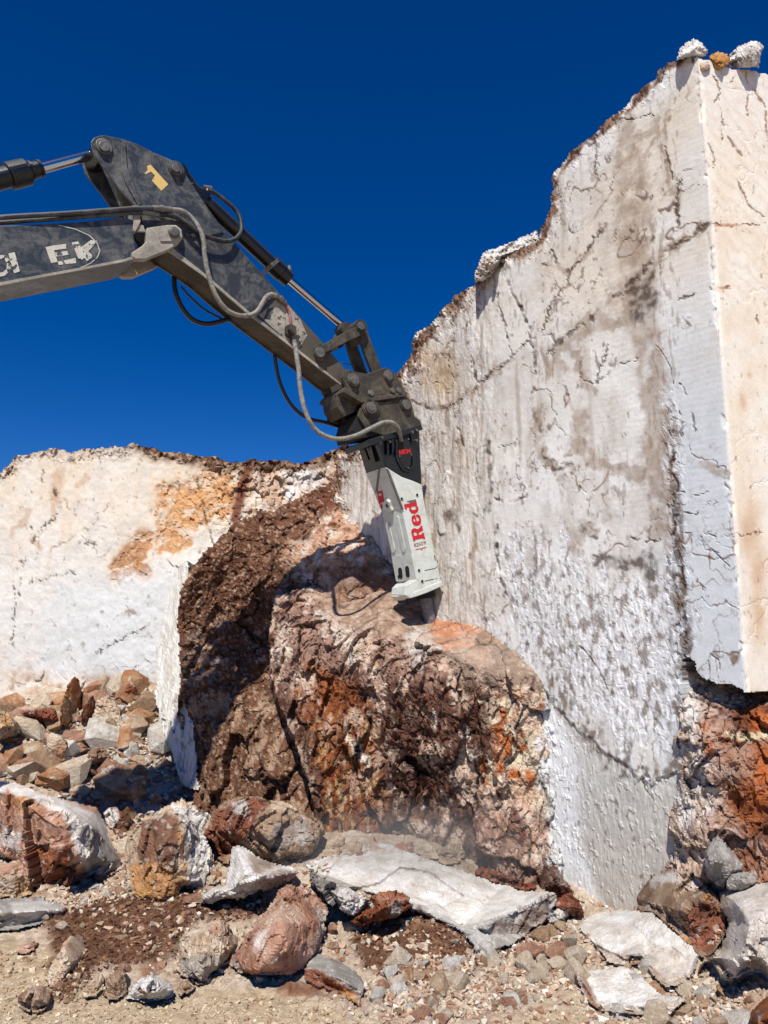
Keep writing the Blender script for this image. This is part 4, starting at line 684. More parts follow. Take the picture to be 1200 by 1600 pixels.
# the rest of the machine, outside the frame to the left
b0 = T0+D_*8.2; up = np.array([0, 0, 1.]); side = M_; wc = M_*.28
Geo().sweep([E(-250,490,0)+wc-D_*.3+up*.1, E(-250,490,0)+wc+D_*.5-up*.7, T0+D_*8.0+wc-up*3.6], .28, 6).out('boom_foot', M_BOOM, exc)
zb = lambda z: np.array([b0[0], b0[1], z])
Geo().box(zb(1.75)+wc+D_*1.1, D_*1.9, side*1.4, up*.55).out('engine_house', M_YEL, exc, bevel=.08, label='dusty upper body of the excavator')
cabg = Geo().box(zb(2.3)-side*1.0+D_*.1+wc, D_*.85, side*.5, up*1.0).out('cab', M_BOOM, exc, bevel=.05); Geo().box(zb(2.6)-side*1.46+D_*.1+wc, D_*.6, side*.05, up*.5).out('cab_window', M_HOLE, cabg)
for sgn in (-1, 1):
    tr = Geo(); tr.prism
    c0 = zb(.5)+wc+side*sgn*1.25+D_*.6; A_ = [c0+D_*(math.cos(a)*.45+(1.7 if math.cos(a) > 0 else -1.7))+up*math.sin(a)*.48 for a in np.linspace(-math.pi, math.pi, 20, endpoint=False)]
    B_ = [a+side*.3 for a in A_]; A_ = [a-side*.3 for a in A_]; n_ = len(A_); tr.add(A_+B_, [tuple(range(n_)), tuple(range(n_, 2*n_))[::-1]]+[(i, i+n_, (i+1) % n_+n_, (i+1) % n_) for i in range(n_)]); tr.out('track', M_MUD, exc)
Geo().rod(zb(.75)+wc+D_*.5, zb(1.2)+wc+D_*.5, .7).out('turntable', M_BLACK, exc)

# ------------------------------------------------------------------ hydraulic hammer
hb = E(640, 930, .25); ham = empty('hydraulic_hammer', tuple(hb))
tag(ham, 'white hydraulic hammer with dark top and red lettering, chisel on the brown boulder', 'hydraulic hammer')
HW = .50
LB = [(560,650),(563,638),(569,630),(580,625),(600,628),(622,624),(632,622),(641,626),(645,636),(648,650),(657,657),(660,668),(640,674),(600,680),(573,672)]
lb = Geo().prism(LB, -.05, 0).out('bracket_cheek', M_MUD, ham, bevel=.01); Geo().prism(LB, HW, HW+.05, -.05).out('bracket_cheek', M_MUD, ham, bevel=.01)
Geo().prism([(563,645),(575,640),(640,636),(650,672),(560,684),(556,670)], .0, HW, -.05).out('bracket_core', M_HOLE, ham)
Geo().pin(580, 637, 17, -.075, -.048).pin(580, 637, 14, -.09, -.07).out('pin_boss', M_MUD, lb, bevel=.006); Geo().pin(581, 637, 9.5, -.13, -.088).pin(581, 637, 5.5, -.145, -.129).out('bracket_pin', M_STEEL, lb, bevel=.006)
Geo().pin(634, 631, 12, -.07, -.048).out('pin_boss', M_MUD, lb, bevel=.006); Geo().pin(636, 632, 8, -.11, -.068).out('bracket_pin', M_STEEL, lb, bevel=.006)
Geo().pin(545, 648, 12, .3, HW+.1).pin(528, 652, 10, HW-.1, HW+.06).out('cross_tube', M_HOLE, ham)
hp = Geo().prism([(575,687),(600,679),(640,669),(658,663),(661,671),(640,678),(603,688),(577,697)], -.06, HW+.06, -.06).out('mounting_plate', M_NAVY, ham, bevel=.008)
TOP = [(580,690),(600,682),(640,674),(655,671),(656,700),(657,730),(659,757),(640,748),(626,742),(602,729),(596,722),(588,705)]
TOP = [(590,690),(600,684),(655,671),(657,715),(659,757),(645,751),(628,745),(602,729)]
ht = Geo().prism(TOP, 0, HW).out('upper_housing', M_NAVY, ham, bevel=.008)
LOW = [(602,729),(628,745),(645,751),(659,757),(662,778),(666,802),(678,858),(690,911),(656,921),(644,867),(628,795)]
hl_ = Geo().prism(LOW, 0, HW).out('lower_housing', M_WHITE, ham, bevel=.010)
# left face of the hammer: plane through its near left edge
def face_plane(a, b):
    p = E(*a, 0); n_ = np.cross(E(*b, 0)-p, M_); n_ /= np.linalg.norm(n_); return p, (n_ if n_ @ (CAM-p) > 0 else -n_)
FT, FU, FL = face_plane((590,690), (602,729)), face_plane((602,729), (628,795)), face_plane((628,795), (644,867)); eL, NL = FU
def H(px, py, off=0, fp=None): fp = fp or FU; return ray_plane(px, py, fp[0]+fp[1]*off, fp[1])
def plate(pts, o0, o1, fp=None):
    yc = sum(p[1] for p in pts)/len(pts); fp = fp or (FT if yc < 725 else FU if yc < 800 else FL)
    g = Geo(); A = [H(x, y, o1, fp) for x, y in pts]; B = [a-fp[1]*(o1-o0) for a in A]; n = len(A)
    return g.add(A+B, [tuple(range(n)), tuple(range(n, 2*n))[::-1]]+[(i, (i+1) % n, (i+1) % n+n, i+n) for i in range(n)])
plate([(591,733),(594.5,732),(590,768),(586,771)], 0, .003, FU).out('seam_strip', M_STEEL, hl_)
for x0, y0, x1, y1 in [(577,700,584,722),(588,696,596,722)]: plate([(x0-2,y0),(x0+3,y0-2),(x1+2,y1),(x1,y1+1)], 0, .05).out('gusset', M_NAVY, ht, bevel=.003)
for k, (x, y) in enumerate([(566,702),(572,700)]): plate([(x,y),(x+3,y-1),(x+9,y+16),(x+7,y+18)], 0, .05).out('gusset', M_NAVY, ht, bevel=.003)
for x in (604, 612, 618): Geo().prism([(x,686),(x+4,685),(x+3,705),(x+1,710)], -.04, 0, -.04).out('gusset', M_NAVY, ht, bevel=.003)
Geo().prism([(642,679),(647,678),(648,692),(644,694)], -.03, 0, -.03).out('gusset', M_NAVY, ht)
cv = Geo().prism([(622,668),(626,661),(632,660),(636,666),(640,688),(643,712),(642,727),(637,733),(631,731),(624,718),(618,695),(618,678)], -.03, 0, -.03).out('cover_plate', M_HOLE, ht, bevel=.006)
Geo().prism([(615,678),(618,672),(618,695),(624,718),(631,732),(638,735),(644,728),(645,712),(647,713),(646,730),(639,738),(629,735),(621,721),(615,698)], -.022, 0, -.022).out('cover_rim', M_NAVY, ht, bevel=.003)
for x, y in [(619.5,688),(638.5,686),(625,713),(643,710),(638.5,731)]: Geo().pin(x, y, 1.5, -.042, -.029, 8).out('bolt', M_STEEL, cv)
for x, y in [(595,692),(610,690),(645,675),(652,688),(652,672),(598,684)]: Geo().pin(x, y, 2.4, -.075, -.0, 6).out('bolt', M_STEEL, hp)
def st_word(A, B, Cv, glyphs, w):
    A = np.array(A, float); B = np.array(B, float); Cv = np.array(Cv, float); out = []
    for L_ in glyphs: out.append([(*(A+(B-A)*u+Cv*v), w) for u, v in L_])
    return out
HK = [[(0,0),(0,1)],[(.22,0),(.22,1)],[(0,.5),(.22,.5)],[(.36,0),(.36,1)],[(.56,1),(.38,.5),(.58,0)],[(.72,0),(.72,1),(.86,.35),(1,1),(1,0)]]
decal('red_lettering', M_RED, cv, strk=st_word((625,710), (641,707.5), (-.9,-6), HK, 1.7), plane=(T0-M_*.033, M_), step=.3)
# Red, reading upwards along the side
A0 = np.array([664.5, 842.]); BU = np.array([-14., -59.]); VU = np.array([-18.5, 4.])
def W(*pts): return [tuple(A0+BU*(u/3.1)+VU*v) for u, v in pts]
inc = [W((0,0),(.52,0),(.52,.17),(.42,.17),(.42,.83),(.52,.83),(.52,1),(0,1),(0,.83),(.1,.83),(.1,.17),(0,.17)), W((.42,.83),(.75,.83),(.75,1),(.42,1)), W((.42,.42),(.75,.42),(.75,.58),(.42,.58)),
       W((.72,.44),(.88,.46),(1.0,.58),(1.02,.72),(.98,.88),(.86,.98),(.72,1),(.62,.9),(.62,.52)), W((.55,.5),(.72,.0),(1.1,0),(1.1,.17),(1.0,.17),(.86,.5)),
       W((1.3,.05),(1.55,-.03),(1.9,-.02),(2.05,.12),(2.05,.3),(1.85,.3),(1.8,.16),(1.6,.13),(1.5,.2),(1.5,.34),(2.05,.34),(2.06,.5),(1.95,.68),(1.7,.74),(1.4,.72),(1.2,.58),(1.16,.35),(1.2,.15)),
       W((2.25,.1),(2.45,-.03),(2.65,-.02),(2.78,.08),(2.78,0),(3.15,0),(3.15,.17),(3.05,.17),(3.05,1.06),(2.62,1.06),(2.62,.9),(2.75,.9),(2.75,.68),(2.6,.74),(2.4,.72),(2.22,.6),(2.14,.36))]
exl = [W((.42,.6),(.6,.6),(.6,.82),(.42,.82)), W((.6,.62),(.68,.62),(.7,.7),(.68,.8),(.6,.82)), W((1.5,.46),(1.76,.46),(1.76,.54),(1.68,.6),(1.55,.58)), W((2.46,.2),(2.6,.13),(2.72,.2),(2.75,.36),(2.72,.52),(2.6,.58),(2.48,.5),(2.45,.35))]
decal('red_lettering', M_RED, hl_, inc=inc, exc=exl, step=.22)
R26 = [[(0,0),(0,1),(.13,.9),(.13,.6),(0,.5),(.14,0)],[(.2,.85),(.28,1),(.34,.8),(.2,0),(.35,0)],[(.52,.95),(.42,.7),(.41,.2),(.5,0),(.55,.25),(.43,.45)],[(.62,.1),(.62,.9),(.74,.9),(.74,.1),(.62,.1)],[(.86,0),(.86,1),(.93,.4),(1,1),(1,0)]]
decal('model_lettering', M_DRED, hl_, strk=st_word((648,854.5), (665.5,850), (-1,-5), R26, .75), step=.22)
decal('red_underline', M_RED, hl_, strk=[[(650,858.5,1.1),(658,857,1.1),(659,859,1.1),(660,856.5,1.1),(666,855,1.1)]], step=.25)
for x, y in [(628,779),(652,773),(655,891),(660,908)]: Geo().pin(x, y, 3.1, -.006, .0, 14).out('plug_rim', M_WHITE, hl_); Geo().pin(x, y, 2.1, -.012, -.004, 14).out('plug', M_HOLE, hl_)
Geo().prism([(636,783),(650,780),(649,784),(644,786)], -.006, 0).out('seam_mark', M_STEEL, hl_)
for pp in [[(604,732),(608,734),(631,796),(628,795)]]: Geo().prism(pp, -.02, 0, -.02).out('corner_strip', M_STEEL, hl_)
plate([(588.5,768),(597.5,766),(602,795),(596,796),(592,786)], 0, .003).out('red_sticker', M_RED, hl_); decal('sticker_print', M_WHITE, hl_, inc=[[(591,772),(596,771),(596.6,774),(591.6,775)]], strk=[[(594,788,1.5),(598,785,1.5),(599,791,1.5)]], plane=(eL+NL*.006, NL), step=.3)
g = Geo(); a = H(604, 788, .05); g.add([], []); plate([(598,786),(603,781),(607,785),(609,792),(612,798),(607,801),(602,797),(598,796)], 0, .045).out('lifting_eye', M_WHITE, hl_, bevel=.004); Geo().rod(H(605.5,790,.05), H(605.5,790,.03), .03).out('eye_hole', M_HOLE, hl_)
for a, b in [((605,818),(614,861)), ((620,808),(630,860))]:
    plate([(a[0]-2.5,a[1]+2),(a[0]-.5,a[1]-2),(a[0]+2,a[1]),(b[0]+2.5,b[1]-2),(b[0]+1,b[1]+3),(b[0]-2,b[1])], 0, .016).out('raised_rib', M_WHITE, hl_, bevel=.006); plate([(a[0]+2.8,a[1]+3),(a[0]+3.8,a[1]+3),(b[0]+4,b[1]-2),(b[0]+2.8,b[1]-2)], -.001, .002).out('groove', M_STEEL, hl_)
plate([(612,870),(642,866),(651,906),(619,908)], 0, .02).out('guard_plate', M_WHITE, hl_, bevel=.004)
for x, y in [(625,896),(636,893.5)]:
    plate([(x-3.2,y-6),(x-2,y-9),(x+1,y-9),(x+2.8,y-6),(x+4,y+5),(x+2.8,y+8.5),(x-.4,y+8.5),(x-2,y+6)], .02, .024).out('slot', M_HOLE, hl_)
plate([(621,900),(623,898),(624,902),(622,905)], .02, .026).out('slot', M_HOLE, hl_)
# feet and wear block at the bottom
Geo().prism([(634,915),(651,905),(655,908),(660,929),(641,935),(633,930)], -.012, HW*.34, -.012).out('foot_block', M_WHITE, ham, bevel=.010)
Geo().prism([(646,916),(656,906),(662,908),(664,930),(652,937),(645,931)], HW*.62, HW+.02, -.012).out('foot_block', M_WHITE, ham, bevel=.010)
Geo().prism([(645,926),(690,908),(693,915),(668,926),(648,933)], -.02, HW+.01, -.02).out('bottom_plate', M_WHITE, ham, bevel=.008)
decal('grime', M_MUD, hl_, strk=[[(664,891,1),(680,888,.8),(684,884,.8)],[(664,908,1),(676,905,.8),(690,903,.8)],[(679,868,1.6),(680,875,1.2)],[(683,876,1.2),(684,879,1.2)]], wear=.12, seed=9)
mid = .25
ca = E(660, 905, mid); cb = E(674, 984, mid); cr_ = 9.8*ca[1]/F
Geo().rod(ca, ca+(cb-ca)*.72, cr_*1.02, cr_, 24).rod(ca+(cb-ca)*.72, cb+(cb-ca)*.05, cr_, cr_*.8, 24).out('chisel', M_CHIS, ham); Geo().rod(E(661,908,mid), E(665,934,mid), cr_*1.55, n=24).out('chisel_bushing', M_HOLE, ham)

# ================================================================== FALLEN ROCKS, traced one by one
PAL = dict(white=((236,232,226),(208,198,186)), cream=((222,204,180),(190,160,130)), grey=((182,176,168),(140,132,124)), rust=((168,98,56),(124,70,46)), brown=((132,92,70),(96,64,48)),
    pink=((206,166,142),(168,118,94)), beige=((206,184,158),(164,134,110)), ochre=((212,158,92),(170,112,60)), red=((150,86,62),(112,66,50)), tan=((178,150,124),(136,108,86)))
def palc(P, nm, s, sc=5):
    a, b = PAL[nm]; return mix(np.tile(srgb(*a), (len(P), 1)), srgb(*b), .5+1.1*fbm(P*sc, 4, 300+s))
_rs = [20]
def rock(name, label, outline, base, patches=(), crease=None, topk=.028, bulge=.12, rough=1.0, back=.7, step=1.9, foot=None, fscale=3.5, cat='rock', group=None, mat=None, lift=0, tilt=0):
    _rs[0] += 1; s = _rs[0]; xs_ = np.array([p[0] for p in outline]); ox = np.array([p[0] for p in outline]+[outline[0][0]]); oy = np.array([p[1] for p in outline]+[outline[0][1]])
    # lowest outline point in each column gives where the rock touches the ground
    cx = np.linspace(xs_.min(), xs_.max(), 15)[1:-1]; low = []
    for c in cx:
        ys = [oy[i]+(c-ox[i])*(oy[i+1]-oy[i])/(ox[i+1]-ox[i]) for i in range(len(ox)-1) if (ox[i]-c)*(ox[i+1]-c) <= 0 and ox[i] != ox[i+1]]; low.append(max(ys) if ys else oy.max())
    Yl = ground_hit(cx, np.array(low)-2) if foot is None else np.full(len(cx), float(foot)); k = np.polyfit(cx, Yl, 2 if foot is None and xs_.max()-xs_.min() > 60 else (1 if foot is None else 0))
    lowf = np.polyfit(cx, low, 2)
    W_ = max(xs_.max()-xs_.min(), 1); scale = W_*8/F
    rr_ = np.random.default_rng(s); a_ = rr_.uniform(0, 6.28)+np.arange(6)*1.05+rr_.uniform(-.3, .3, 6); pl_ = [(math.cos(t), math.sin(t), rr_.uniform(.6, 1.2), rr_.uniform(-.1, .2)) for t in a_]
    def depth(px, py, d):
        Y = np.polyval(k, np.clip(px, xs_.min(), xs_.max()))-lift; h = np.clip(np.polyval(lowf, np.clip(px, xs_.min(), xs_.max()))-py, 0, 400)
        u_ = (px-xs_.mean())/W_*2; v_ = (py-(oy.max()+oy.min())/2)/max(oy.max()-oy.min(), 1)*2; hh = np.clip(d/W_*5.5, 0, 9)
        for k_ in range(len(pl_)): hh = np.minimum(hh, 1-(pl_[k_][0]*u_+pl_[k_][1]*v_)*pl_[k_][2]+pl_[k_][3])
        Y = Y + h*tilt - bulge*1.5*np.clip(hh, 0, 2)*scale
        if crease is not None:
            cxs, cys = zip(*crease); up_ = np.clip(np.interp(px, cxs, cys)-py, 0, 400); Y = Y + up_*topk
        else: Y = Y + h*h*.000018
        if foot is None: Y = np.minimum(Y, ground_hit(px, py)-.10)
        return Y
    fs = fscale/max(scale, .35)
    def disp(P, px, py, d):
        Q = P+fbm(P*fs*.6, 2, s)[:, None]*.12/fs; f1, e1 = facets(Q*fs*.55, s, 1.1, .4); f2, e2 = facets(Q*fs*2, s+1, .9, .5); f3, e3 = facets(Q*fs*6, s+2, .8, .5)
        topm = np.zeros(len(P)) if crease is None else smooth(-3, 4, np.interp(px, *zip(*crease))-py)
        q = (1-topm*.8)*smooth(-3, 5, d)*rough
        return scale*(.14*f1+.05*f2)*q + .026*min(1, scale*1.4)*f3*rough*(1-topm*.55)+.01*min(1, scale*1.5)*fbm(P*14, 3, s+3)+scale*.02*fbm(P*fs, 3, s+4)*topm, (f1, f2, f3, e1, topm)
    def colf(P, px, py, d, dd, ex):
        f1, f2, f3, e1, topm = ex; w = fbm(P*6, 3, s+5)*W_*.05; c = palc(P, base, s)
        for poly, nm, kk in patches:
            m = sdf(px+w, py+w*.8, poly) if not isinstance(poly, str) else None
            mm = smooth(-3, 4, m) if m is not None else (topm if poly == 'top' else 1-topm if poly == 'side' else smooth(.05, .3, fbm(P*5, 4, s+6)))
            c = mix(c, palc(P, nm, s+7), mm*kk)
        c = mix(c, srgb(122,82,58), smooth(.28, .5, fbm(P*4+2, 4, s+8))*.5*(1-.8*topm)); c = mix(c, srgb(238,230,218), smooth(.3, .5, fbm(P*12, 3, s+9))*.4)
        return mix(c, srgb(70,50,40), (1-smooth(0, .04, e1))*.45*(1-topm*.7))
    return relief(name, outline, depth, step, disp, colf, back, mat or M_ROCK, 1.2, label, cat, seed=s, drop=.05, group=group, bdir='ray')

rock('marble_boulder', 'wide white edged boulder with rusty broken face at the left edge of the photo', [(-60,1215),(0,1220),(30,1224),(80,1244),(120,1252),(152,1262),(168,1290),(172,1312),(188,1342),(190,1358),(178,1366),(152,1373),(148,1362),(120,1380),(70,1405),(45,1400),(30,1345),(0,1335),(-60,1330)], 'pink',
    [([(-60,1210),(30,1222),(90,1245),(165,1275),(195,1360),(150,1380),(115,1330),(105,1275),(60,1255),(15,1238),(-60,1235)], 'white', .9), ([(120,1300),(150,1290),(190,1350),(150,1375)], 'grey', .7), ([(5,1240),(55,1250),(62,1272),(20,1268)], 'ochre', .6), ([(45,1330),(110,1320),(120,1380),(70,1405)], 'rust', .85), ([(0,1290),(35,1300),(40,1330),(0,1325)], 'white', .7)],
    crease=[(-60,1232),(0,1234),(40,1246),(100,1268),(150,1296),(190,1345)], topk=.012, bulge=.2, step=1.9)
rock('stone_block', 'small squared beige block with an orange top beside the lower left photo edge', [(-40,1352),(0,1348),(30,1343),(47,1360),(50,1398),(26,1404),(0,1404),(-40,1400)], 'beige', [([(0,1348),(40,1345),(50,1365),(0,1368)], 'pink', .8), ([(24,1370),(50,1365),(50,1400),(24,1404)], 'ochre', .5)], bulge=.15, rough=.7)
rock('marble_slab', 'long low grey slab with dark shadow below, lower left edge', [(-80,1408),(0,1404),(58,1400),(82,1410),(108,1416),(95,1432),(60,1445),(30,1452),(-80,1462)], 'grey', [([(15,1412),(60,1405),(105,1418),(60,1440),(20,1432)], 'white', .7)], crease=[(-80,1425),(50,1425),(108,1418)], topk=.012, rough=.5)
rock('marble_boulder', 'upright boulder with brown face, orange foot and white right side', [(192,1352),(197,1310),(212,1290),(216,1272),(238,1272),(262,1254),(286,1247),(306,1256),(306,1266),(330,1270),(318,1300),(334,1335),(346,1380),(300,1386),(284,1392),(282,1404),(250,1410),(215,1408),(198,1385)], 'cream',
    [([(218,1285),(250,1272),(276,1275),(282,1310),(270,1345),(225,1352),(212,1330)], 'brown', .95), ([(205,1350),(262,1345),(290,1375),(285,1405),(215,1405)], 'ochre', .85), ([(195,1310),(212,1292),(214,1345),(200,1380)], 'beige', .7), ([(278,1285),(295,1290),(300,1370),(280,1360)], 'ochre', .55), ([(262,1250),(330,1265),(320,1300),(345,1380),(295,1385),(290,1300)], 'white', .9)], bulge=.25, fscale=2.6)
rock('stone_block', 'small white stone leaning on a dark brown one behind the large left boulder', [(162,1270),(168,1262),(182,1262),(190,1268),(200,1258),(206,1285),(192,1312),(178,1302),(166,1288)], 'brown', [([(160,1262),(184,1262),(186,1280),(172,1298),(162,1285)], 'white', .95)], bulge=.2)
rock('marble_boulder', 'layered brown boulder with white crumbs on its left half, behind the white shard', [(316,1320),(322,1295),(334,1268),(350,1252),(372,1242),(402,1240),(420,1250),(442,1252),(462,1262),(478,1272),(500,1284),(508,1302),(504,1318),(484,1334),(458,1344),(436,1352),(415,1346),(392,1334),(372,1324),(358,1352),(350,1352),(340,1342)], 'tan',
    [([(318,1320),(335,1270),(385,1240),(420,1255),(400,1290),(372,1322),(352,1350)], 'red', .9), ([(362,1258),(380,1248),(390,1262),(385,1275),(366,1272)], 'white', .85), ([(420,1243),(470,1258),(455,1275),(420,1268)], 'cream', .8), ([(425,1285),(470,1275),(490,1300),(440,1330),(415,1315)], 'grey', .6)], bulge=.3)
rock('marble_shard', 'sharp white shard with a cracked brown rim overhanging a dark gap', [(352,1382),(362,1322),(373,1319),(392,1330),(425,1348),(455,1356),(464,1357),(468,1366),(452,1378),(430,1390),(405,1394),(380,1406),(345,1406),(332,1412),(312,1411),(316,1398),(330,1388)], 'white',
    [([(385,1330),(440,1352),(420,1360),(398,1368)], 'tan', .8), ([(405,1368),(468,1356),(466,1368),(430,1390),(405,1388)], 'red', .5)], bulge=.3, fscale=2.6, lift=.25, crease=[(312,1402),(400,1370),(468,1360)], topk=.006)
rock('marble_boulder', 'large pink and cream boulder in the lower middle, its right side grey', [(358,1508),(362,1494),(378,1478),(382,1462),(395,1448),(402,1432),(422,1412),(432,1392),(455,1380),(475,1388),(500,1402),(514,1422),(510,1446),(512,1462),(500,1486),(482,1500),(474,1518),(458,1523),(425,1522),(402,1524),(375,1522)], 'pink',
    [([(358,1500),(372,1500),(382,1522),(366,1520)], 'grey', .8), ([(388,1440),(432,1400),(470,1420),(480,1440),(420,1450)], 'cream', .45), ([(405,1455),(425,1450),(418,1480),(400,1490)], 'white', .6), ([(492,1410),(516,1425),(512,1470),(484,1500),(500,1460)], 'grey', .7)], bulge=.35, fscale=2.4, tilt=.002)
rock('marble_boulder', 'rounded pale boulder with a brown top corner, left of the large pink one', [(273,1512),(280,1495),(280,1465),(288,1455),(310,1450),(326,1440),(343,1436),(358,1444),(362,1456),(378,1468),(378,1478),(362,1494),(350,1510),(330,1522),(322,1536),(308,1540),(300,1530),(284,1524)], 'cream',
    [([(320,1442),(360,1445),(368,1465),(330,1462)], 'pink', .7), ([(285,1495),(350,1490),(345,1515),(310,1538),(275,1520)], 'grey', .7)], bulge=.3, fscale=2.6, tilt=.002)
rock('marble_slab', 'tilted grey slab with a bright orange broken edge, bottom centre', [(474,1514),(482,1500),(496,1492),(515,1496),(545,1508),(562,1524),(570,1540),(568,1555),(558,1568),(540,1560),(515,1546),(496,1542),(476,1530)], 'grey',
    [([(474,1510),(500,1515),(530,1535),(560,1555),(558,1570),(510,1548),(474,1532)], 'rust', .9), ([(530,1545),(560,1555),(558,1570),(535,1560)], 'ochre', .8)], crease=[(474,1512),(520,1524),(570,1550)], topk=.014, rough=.6)
rock('stone_block', 'small bright white angular stone on the gravel, lower left', [(195,1562),(206,1542),(215,1532),(235,1519),(245,1524),(258,1530),(268,1536),(276,1548),(266,1560),(248,1562),(232,1566),(215,1564)], 'white', [([(215,1545),(235,1545),(230,1562),(218,1562)], 'pink', .6)], bulge=.35)
rock('marble_slab', 'largest bright white flat slab lying below the brown boulder', [(477,1350),(496,1342),(530,1333),(560,1322),(582,1315),(606,1318),(640,1332),(666,1340),(700,1352),(742,1366),(780,1380),(820,1392),(868,1394),(874,1404),(862,1420),(872,1428),(852,1440),(828,1456),(806,1474),(780,1484),(760,1497),(744,1496),(738,1480),(722,1458),(700,1446),(676,1434),(650,1424),(610,1408),(560,1398),(520,1388),(498,1376)], 'white',
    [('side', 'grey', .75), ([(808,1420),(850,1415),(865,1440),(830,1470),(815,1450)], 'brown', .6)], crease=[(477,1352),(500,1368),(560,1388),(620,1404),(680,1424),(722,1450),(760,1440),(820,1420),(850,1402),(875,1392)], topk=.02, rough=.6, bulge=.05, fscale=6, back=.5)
rock('stone_block', 'grey white stone wedged under the left end of the big white slab', [(478,1352),(496,1366),(515,1378),(540,1385),(560,1396),(582,1404),(580,1414),(560,1430),(545,1432),(530,1420),(512,1412),(505,1398),(490,1384)], 'grey', [([(508,1390),(545,1388),(582,1405),(556,1428),(520,1412)], 'white', .85)], bulge=.25, lift=.35)
rock('stone_block', 'reddish stone with a white chip in front of the big white slab', [(548,1440),(562,1425),(578,1418),(580,1400),(595,1391),(620,1392),(638,1402),(642,1418),(630,1426),(620,1434),(596,1438),(570,1446)], 'rust', [([(608,1412),(628,1405),(628,1425),(610,1432)], 'grey', .85), ([(580,1395),(640,1400),(640,1410),(590,1410)], 'pink', .6)], bulge=.3, lift=.3)
rock('marble_slab', 'smooth pale slab with wavy bands, tilted in the right foreground', [(904,1452),(906,1442),(922,1430),(945,1424),(966,1422),(1000,1424),(1020,1426),(1040,1442),(1060,1462),(1082,1480),(1093,1494),(1088,1512),(1080,1528),(1060,1540),(1040,1542),(1024,1530),(1012,1512),(1002,1504),(975,1508),(952,1505),(942,1490),(922,1470)], 'white',
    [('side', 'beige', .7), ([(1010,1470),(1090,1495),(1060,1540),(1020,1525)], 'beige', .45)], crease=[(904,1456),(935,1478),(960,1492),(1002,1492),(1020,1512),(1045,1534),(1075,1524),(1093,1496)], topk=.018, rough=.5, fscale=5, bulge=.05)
rock('marble_slab', 'lower white slab with dark cracks, in front of the banded slab', [(898,1522),(906,1515),(912,1517),(948,1514),(968,1510),(990,1516),(1000,1524),(1018,1540),(1030,1552),(1052,1556),(1074,1560),(1064,1574),(1048,1586),(1020,1584),(990,1584),(960,1582),(935,1580),(922,1568),(908,1548)], 'white',
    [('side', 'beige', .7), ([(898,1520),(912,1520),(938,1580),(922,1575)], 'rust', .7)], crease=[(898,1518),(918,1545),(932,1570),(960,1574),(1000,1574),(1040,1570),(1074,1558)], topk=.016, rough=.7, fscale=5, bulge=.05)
rock('marble_boulder', 'massive whitish boulder with dusty grain at the right edge of the photo', [(1112,1500),(1092,1515),(1105,1490),(1128,1476),(1134,1440),(1125,1420),(1122,1396),(1140,1382),(1165,1376),(1178,1372),(1200,1368),(1300,1362),(1320,1540),(1200,1537),(1186,1522),(1172,1524),(1158,1536),(1142,1540),(1124,1524)], 'cream', [([(1140,1380),(1320,1360),(1320,1540),(1140,1535),(1120,1500)], 'white', .75)], bulge=.3, rough=.8, back=1.2, tilt=.002)
rock('marble_boulder', 'crumbling reddish brown boulder with white cap, at the foot of the sawn wall', [(986,1402),(1000,1388),(1018,1366),(1045,1357),(1062,1360),(1068,1380),(1066,1392),(1084,1390),(1100,1382),(1115,1392),(1130,1410),(1136,1440),(1130,1470),(1112,1490),(1094,1496),(1078,1478),(1060,1462),(1040,1442),(1018,1426),(1000,1424)], 'tan',
    [([(1018,1366),(1060,1356),(1064,1378),(1030,1380),(1010,1395)], 'white', .8), ([(1068,1430),(1110,1400),(1134,1440),(1115,1490),(1080,1475)], 'red', .85), ([(1055,1462),(1080,1465),(1078,1482)], 'ochre', .8), ([(1100,1395),(1112,1398),(1108,1412)], 'ochre', .8)], bulge=.3, lift=-.2, back=1)
rock('stone_block', 'smooth grey wedge standing against the broken bank on the right', [(1100,1330),(1108,1314),(1122,1303),(1132,1312),(1145,1330),(1162,1350),(1164,1360),(1146,1366),(1134,1384),(1122,1386),(1106,1374),(1101,1355)], 'grey', bulge=.3, rough=.5, foot=7.1)
rock('stone_block', 'small grey stone right of the smooth grey wedge', [(1134,1382),(1142,1366),(1165,1360),(1182,1368),(1184,1380),(1160,1392),(1140,1392)], 'grey', bulge=.3, rough=.5, foot=6.95)
rock('stone_block', 'dark pointed stone leaning at the left foot of the sawn wall', [(850,1386),(853,1365),(858,1352),(868,1350),(876,1362),(886,1380),(898,1396),(890,1404),(868,1400),(852,1396)], 'brown', [('any', 'grey', .5)], bulge=.3, lift=.2)
rock('stone_block', 'flat brick red stone under the dark pointed one', [(846,1408),(866,1402),(890,1396),(906,1406),(914,1428),(905,1436),(880,1430),(856,1420)], 'red', bulge=.3, lift=.15)
rock('stone_block', 'white topped wedge at the right end of the big white slab', [(854,1426),(872,1419),(896,1418),(896,1424),(884,1438),(872,1452),(858,1442)], 'white', [([(878,1436),(896,1424),(880,1448),(866,1456)], 'brown', .8)], bulge=.2, lift=.1)
rock('stone_block', 'dark rusty rock cut by the bottom right corner of the photo', [(1172,1600),(1172,1586),(1186,1570),(1200,1556),(1260,1540),(1270,1640),(1180,1640)], 'rust', [('any', 'brown', .9)], bulge=.3)
rock('stone_block', 'rusty brown stone standing on the gravel at the lower left', [(26,1572),(28,1556),(45,1542),(62,1540),(70,1538),(80,1552),(78,1572),(60,1582),(40,1584)], 'beige', [('any', 'brown', .8)], bulge=.35)
rock('stone_block', 'pale knobbly rock in the brown soil at the lower left', [(70,1530),(82,1500),(96,1475),(112,1460),(130,1456),(136,1480),(128,1505),(112,1522),(96,1540),(78,1545)], 'cream', [('any', 'pink', .6)], bulge=.3, tilt=.004)
